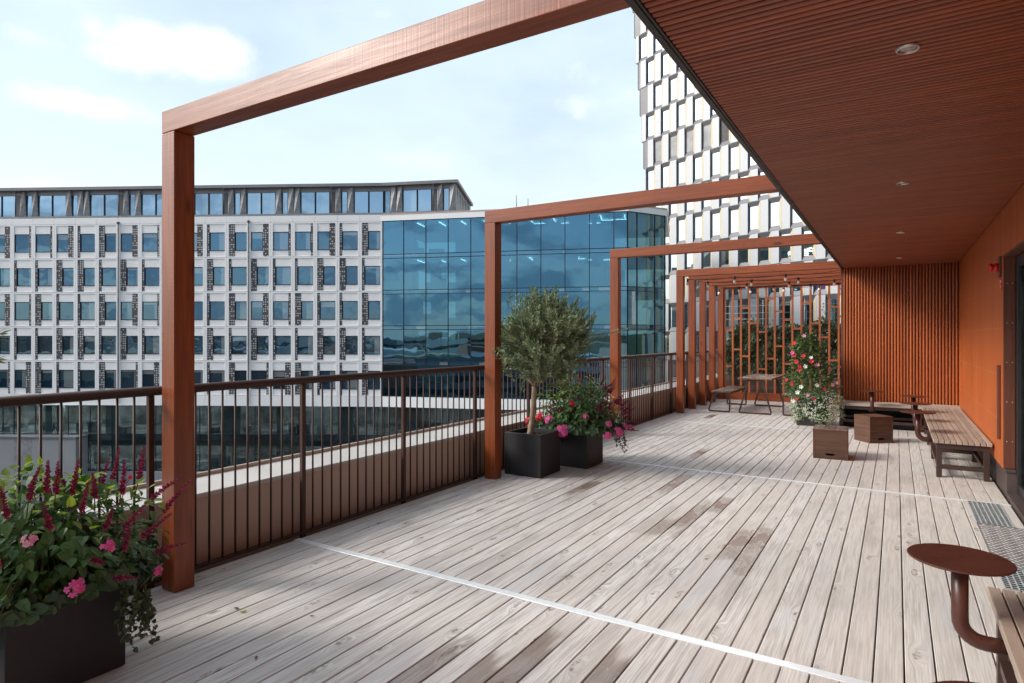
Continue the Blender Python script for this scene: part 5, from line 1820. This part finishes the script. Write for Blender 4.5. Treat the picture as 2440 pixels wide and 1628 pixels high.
# mullions, transoms, panes, interior fittings
Pv, Qv = Vector((*a_, 0)), Vector((*b_, 0))
cw = MB()
tF = [(ZF[0] - 0.06, ZF[0]), *[(z + 0.17, z + 0.23) for z in ZF[1:5]], *[(z - 0.23, z - 0.17) for z in ZF[1:5]], (ZF[5], ZF[5] + 0.06)]
LenA, LenB = (Qv - Pv).length, (Vector(c_) - Vector(b_)).length
for s in ms:
    along(a_, b_, min(s, LenA - 0.06), min(s, LenA - 0.06) + 0.06, -0.10, 0.045, ZF[5], ZT, cw)
for z0, z1 in tF:
    along(a_, b_, 0, LenA, -0.08, 0.03, z0, z1, cw)
ms2 = [0.0, 1.15, 3.35, LenB - 0.06]
for s in ms2:
    along(b_, c_, s, s + 0.06, -0.10, 0.045, ZF[5], ZT, cw)
for z0, z1 in tF:
    along(b_, c_, 0, LenB, -0.08, 0.03, z0, z1, cw)
cwo = cw.build('curtain_wall', M['mullion'], ofc)
span = MB()
for P_, Q_, mm in ((a_, b_, ms), (b_, c_, ms2)):
    for q in range(len(mm) - 1):
        s0, s1 = mm[q] + 0.062, mm[q + 1] - 0.002
        if s1 - s0 < 0.1:
            continue
        for f in range(5):
            z1 = ZF[f] - (0.062 if f == 0 else 0.232)
            z0 = ZF[f + 1] + (0.062 if f == 4 else 0.232)
            b = MB()
            along(P_, Q_, s0, s1, -0.045, -0.02, z0, z1, b)
            b.build('glass_pane', M['glass_curtain'] if P_ is a_ else M['glass_side'], cwo)
            if f < 4:
                b = MB()
                along(P_, Q_, s0, s1, -0.045, -0.02, ZF[f + 1] - 0.168, ZF[f + 1] + 0.168, b)
                b.build('spandrel_pane', M['glass_spandrel'] if P_ is a_ else M['glass_side'], cwo)
r_ = random.Random(3)
lt, cu_, cl = MB(), MB(), MB()
t_ = (Qv - Pv).normalized()
n_ = Vector((t_.y, -t_.x, 0))
if n_.y < 0:
    n_ = -n_
for f in range(5):
    zc_ = (ZF[f] - (0.03 if f == 0 else 0.24))
    zf = ZF[f + 1] + 0.21
    if f < 2:
        for q in range(1, 11):
            if f == 1 and r_.random() < 0.25:
                continue
            s = ms[q] + 1.0
            p0 = Pv + t_ * s - n_ * 1.3
            p1 = p0 - n_ * 2.2
            lt.bar((p0.x, p0.y, zc_ - 0.06), (p1.x, p1.y, zc_ - 0.06), 0.08, 0.05)
        for q in range(7):
            s = 15 + q * 1.4
            p0 = Pv + t_ * s - n_ * r_.uniform(3.5, 6)
            p1 = p0 + t_ * 1.2
            lt.bar((p0.x, p0.y, zc_ - 0.06), (p1.x, p1.y, zc_ - 0.06), 0.06, 0.05)
    for q in range(11):
        if r_.random() < (0.55 if f in (1, 2) else 0.2):
            s0 = ms[q] + r_.uniform(0.1, 0.5)
            wds = r_.uniform(0.6, 1.9)
            nfold = max(4, int(wds / 0.16))
            for e in range(nfold):
                sA, sB = s0 + wds * e / nfold, s0 + wds * (e + 1) / nfold
                yA, yB = (-0.35, -0.45) if e % 2 else (-0.45, -0.35)
                pA, pB = Pv + t_ * sA + n_ * yA, Pv + t_ * sB + n_ * yB
                cu_.add([(pA.x, pA.y, zf), (pB.x, pB.y, zf), (pB.x, pB.y, zc_), (pA.x, pA.y, zc_)], [(0, 1, 2, 3)])
    for q in range(1, 11, 2):
        p0 = Pv + t_ * (ms[q] + 0.3) - n_ * 2.4
        cl.box(p0.x - 0.2, p0.x + 0.2, p0.y - 0.2, p0.y + 0.2, zf, zc_)
    for q in range(16):
        p0 = Pv + t_ * r_.uniform(0.8, 23.5) - n_ * r_.uniform(0.8, 4.5)
        hx, hy, hz = r_.uniform(0.2, 0.8), r_.uniform(0.2, 0.5), r_.uniform(0.5, 1.3)
        cl.box(p0.x - hx, p0.x + hx, p0.y - hy, p0.y + hy, zf, zf + hz)
lt.build('office_lamp', M['tube_light'], ofc)['kind'] = 'stuff'
cu_.build('window_curtain', M['curtain'], ofc)['kind'] = 'stuff'
cl.build('furniture', M['interior_dark'], ofc)['kind'] = 'stuff'
for rr, dd, h in ((0.45, 62.5, 1.7), (1.6, 62.2, 1.3), (-0.9, 64, 0.6)):
    x, y = ol2(rr, dd)
    b = MB()
    b.tube([(x, y, ZT + 0.7), (x, y, ZT + 0.7 + h)], [0.05, 0.03], 6)
    b.box(x - 0.12, x + 0.12, y - 0.12, y + 0.12, ZT + 0.70, ZT + 0.85)
    b.build('antenna', M['grey_clad'], ofc)

# lower glazed storeys and the grey base
lz1, lzm, lz0 = ZT - 5 * FH - 1.09, -10.45, -14.0
line = [ol2(-76, 66.2), ol2(-13.26, 64.5), ol2(10.2, 59.6)]
lw = MB()
fit = MB()
grn = MB()
r_ = random.Random(8)
panes = MB()
for P_, Q_ in ((line[0], line[1]), (line[1], line[2])):
    Lg = (Vector(Q_) - Vector(P_)).length
    s = 0.0
    while s < Lg - 0.3:
        w = r_.choice((2.34, 2.34, 1.17))
        w = min(w, Lg - s)
        along(P_, Q_, s, s + 0.05, -0.07, 0.02, lz0, lz1, lw)
        for z0, z1 in ((lz0, lz0 + 0.9), (lz0 + 0.95, lzm - 0.35), (lzm - 0.30, lzm + 0.30), (lzm + 0.35, lz1)):
            along(P_, Q_, s + 0.052, s + w - 0.002, -0.04, -0.02, z0, z1, panes)
        s += w
    for z in (lz0, lz0 + 0.90, lzm - 0.35, lzm + 0.30, lz1 - 0.04):
        along(P_, Q_, 0, Lg, -0.06, 0.015, z, z + 0.05, lw)
    along(P_, Q_, 0, Lg, -9, -0.2, lzm - 0.28, lzm + 0.28, fit)
    along(P_, Q_, 0, Lg, -9.2, -9, lz0, lz1, fit)
    along(P_, Q_, 0, Lg, -9, -0.2, lz0 + 0.0, lz0 + 0.12, fit)
    along(P_, Q_, 0, Lg, -9.3, 0.3, lz1 + 0.002, lz1 + 0.009, fit)
    Pq, Qq = Vector((*P_, 0)), Vector((*Q_, 0))
    tt = (Qq - Pq).normalized()
    nn = Vector((tt.y, -tt.x, 0))
    if nn.y < 0:
        nn = -nn
    s = 1.0
    while s < Lg - 4:
        if r_.random() < 0.75:
            along(P_, Q_, s, s + r_.uniform(3, 9), -1.2, -1.0, lzm - 1.05, lzm - 0.35, grn)
        for _ in range(9):
            p0 = Pq + tt * (s + r_.uniform(0, 6)) - nn * r_.uniform(0.6, 5)
            zf = lzm + 0.29 if r_.random() < 0.5 else lz0 + 0.13
            hx, hy, hz = r_.uniform(0.06, 0.7), r_.uniform(0.1, 0.4), r_.uniform(0.4, 1.3)
            fit.box(p0.x - hx, p0.x + hx, p0.y - hy, p0.y + hy, zf, zf + hz)
        if r_.random() < 0.7:
            p0 = Pq + tt * (s + 2) - nn * 2.0
            fit.box(p0.x - 0.25, p0.x + 0.25, p0.y - 0.25, p0.y + 0.25, lz0 + 0.1, lz1)
        if r_.random() < 0.6:
            e0 = s + r_.uniform(0, 3)
            along(P_, Q_, e0, e0 + r_.uniform(0.7, 1.6), -0.9, -0.8, lzm + 0.3, lz1, grn)
        s += 6
lamps = MB()
for P_, Q_ in ((line[0], line[1]), (line[1], line[2])):
    Pq, Qq = Vector((*P_, 0)), Vector((*Q_, 0))
    tt = (Qq - Pq).normalized()
    nn = Vector((tt.y, -tt.x, 0))
    if nn.y < 0:
        nn = -nn
    s = 1.5
    while s < (Qq - Pq).length - 2:
        for zc_ in (lz1 - 0.12, lzm - 0.42):
            for dep in (2.2, 5.2):
                if r_.random() < 0.6:
                    p0 = Pq + tt * s - nn * dep
                    p1 = p0 + tt * 1.4 - nn * 0.2
                    lamps.bar((p0.x, p0.y, zc_), (p1.x, p1.y, zc_), 0.12, 0.05)
        s += 2.6
lamps.build('office_lamp', M['tube_light_low'], ofc)['kind'] = 'stuff'
lwo = lw.build('lower_glazing', M['mullion'], ofc)
panes.build('glass', M['glass_low'], lwo)['kind'] = 'stuff'
fit.build('lower_interior', M['interior_mid'], ofc)['kind'] = 'stuff'
grn.build('lower_partition', M['interior_green'], ofc)['kind'] = 'stuff'
b = MB()
for P_, Q_ in ((line[0], line[1]), (line[1], line[2])):
    Lg = (Vector(Q_) - Vector(P_)).length
    s = 0
    while s < Lg:
        w = min(1.56, Lg - s)
        along(P_, Q_, s + 0.01, s + w - 0.01, -0.4, 0.25, -22.0, lz0 - 0.01, b)
        s += 1.56
b.build('base_wall', M['mid_grey'], ofc)

# grey annex at the left
ax, _f = root_frame('annex_building', -44.75, 63.7, -0.998, 0.056, "low grey rendered annex with pale blue strips before the office block, far left", 'building')
b = MB()
zt = -10.2
widths = [(1.3, 'mid_grey'), (0.5, 'grey_blue_panel'), (2.9, 'mid_grey'), (1.9, 'mid_grey_rough'), (2.2, 'mid_grey'), (0.7, 'grey_blue_panel'), (1.3, 'mid_grey'), (1.9, 'mid_grey_rough'), (2.5, 'mid_grey')]
s = 0.0
mats = ['mid_grey', 'mid_grey_rough', 'grey_blue_panel']
while s < 34:
    for w, mn in widths:
        for z0, z1 in ((-22.0, -16.02), (-16.0, zt - 0.2)):
            b.box(s + 0.008, s + w - 0.008, -0.3, -0.03 if mn == 'grey_blue_panel' else 0, z0, z1, mats.index(mn))
        s += w
b.box(-0.0, s, -1.9, -0.31, -22, zt - 0.2, 0)
b.build('wall', [M[q] for q in mats], ax)
b = MB()
b.box(-0.06, s, -2.0, 0.06, zt - 0.198, zt)
b.build('roof_edge', M['sill'], ax)

# ---------------- slanting tower
tw, _f = root_frame('tower_building', 17.6, 82.7, 0.586, -0.8103, "tall white checkered tower with deep cream reveals rising behind the eave", 'building')
TM, TF = 2.52, 3.62
ZK = 22.5
UMAX = 40.0
wl, cream_mb = MB(), MB()
cells = []
for k in range(-12, 9):
    z0 = ZK + TF * k
    z1 = z0 + TF
    ul = -0.33 * (k + 0.5)
    ph0 = 0.65 + (TM / 2 if k % 2 else 0.0)
    j = -3
    wl.box(ul, ul + 0.06, 0.0, 9, z0 + 0.03, z1 - 0.03, 1)
    while True:
        a = ph0 + j * TM
        j += 1
        if a > UMAX:
            break
        wa, wb_ = a, a + 0.93
        lo = max(wa, ul + 0.07)
        if wb_ > lo + 0.05:
            wl.box(lo, wb_, -0.035, 0.25, z0 + 0.035, z1 - 0.035, 0)
        ra, rb = a + 0.96, a + TM - 0.03
        if ra >= ul + 0.07:
            cells.append((k, ra, z0))
        elif rb > ul + 0.15:
            wl.box(ul + 0.07, rb, 0.05, 0.25, z0 + 0.035, z1 - 0.035, 3)
    wl.box(ul + 0.07, UMAX, 0.62, 0.8, z0 - 0.03, z1 + 0.03, 1) if False else None
    wl.box(ul + 0.02, UMAX + 2, 0.0, 0.3, z0 - 0.028, z0 + 0.028, 1)
wl.build('wall', [M['tower_white'], M['tower_frame'], M['cream'], M['sill']], tw)
b = MB()
for k in range(-12, 9):
    z0 = ZK + TF * k
    b.box(-0.33 * (k + 0.5) + 0.1, UMAX + 2, 0.66, 14, z0, z0 + TF)
b.build('core', M['grey_clad'], tw)


def recess(mb, x, z0, pm):
    w, h = TM - 0.99, TF
    O = [(x, 0.0, z0 + 0.03), (x + w, 0.0, z0 + 0.03), (x + w, 0.0, z0 + h - 0.03), (x, 0.0, z0 + h - 0.03)]
    I = [(x + 0.03, 0.25, z0 + 0.56), (x + w - 0.43, 0.25, z0 + 0.56), (x + w - 0.43, 0.25, z0 + h - 0.52), (x + 0.03, 0.25, z0 + h - 0.52)]
    mb.add(O + I, [(0, 1, 5, 4)], 0)
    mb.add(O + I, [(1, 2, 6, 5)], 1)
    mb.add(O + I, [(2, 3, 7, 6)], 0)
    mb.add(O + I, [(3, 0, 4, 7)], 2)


def pane_box(mb, x, z0, m=0):
    w, h = TM - 0.99, TF
    mb.box(x + 0.032, x + w - 0.432, 0.235, 0.26, z0 + 0.562, z0 + h - 0.522, m)


def vis_score(c):
    k, u, z0 = c
    rr, dd = 17.6 + 0.586 * u, 82.7 - 0.8103 * u
    X = CX + FPX * rr / dd
    Yp = HY - FPX * (z0 + TF / 2) / dd
    eave = 10.5 + 1.2415 * (X - 1500)
    ok = X < 2020 and Yp > -60 and Yp < 840 and Yp > eave - 25
    return (0 if ok else 1, dd)


cells.sort(key=vis_score)
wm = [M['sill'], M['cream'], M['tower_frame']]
wp = None
rest, restp = MB(), MB()
r_ = random.Random(21)
for q, (k, u, z0) in enumerate(cells):
    if q < 100:
        if wp is None:
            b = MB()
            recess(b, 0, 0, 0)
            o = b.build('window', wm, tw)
            b = MB()
            pane_box(b, 0, 0)
            pn = b.build('pane', M['glass_tower'], None)
            pn.parent = o
            wp = o
            wp_mesh = pn.data
        else:
            o = copy_tree(wp, tw)
            o.children[0].data = wp_mesh
        o.location = (u, 0, z0)
        pn = o.children[0]
        special = None
        if k == 0 and u < 9.3:
            special = 'grey_glass'
        elif k == 0 and u < 15:
            special = 'louvre'
        elif u > 19.0 and z0 < 8.0 and r_.random() < 0.42:
            special = 'navy'
        if special:
            pn.data = pn.data.copy()
            pn.data.materials[0] = M[special]
    else:
        recess(rest, u, z0, 0)
        pane_box(restp, u, z0)
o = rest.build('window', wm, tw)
o['kind'] = 'stuff'
restp.build('pane', M['glass_tower'], o)['kind'] = 'stuff'
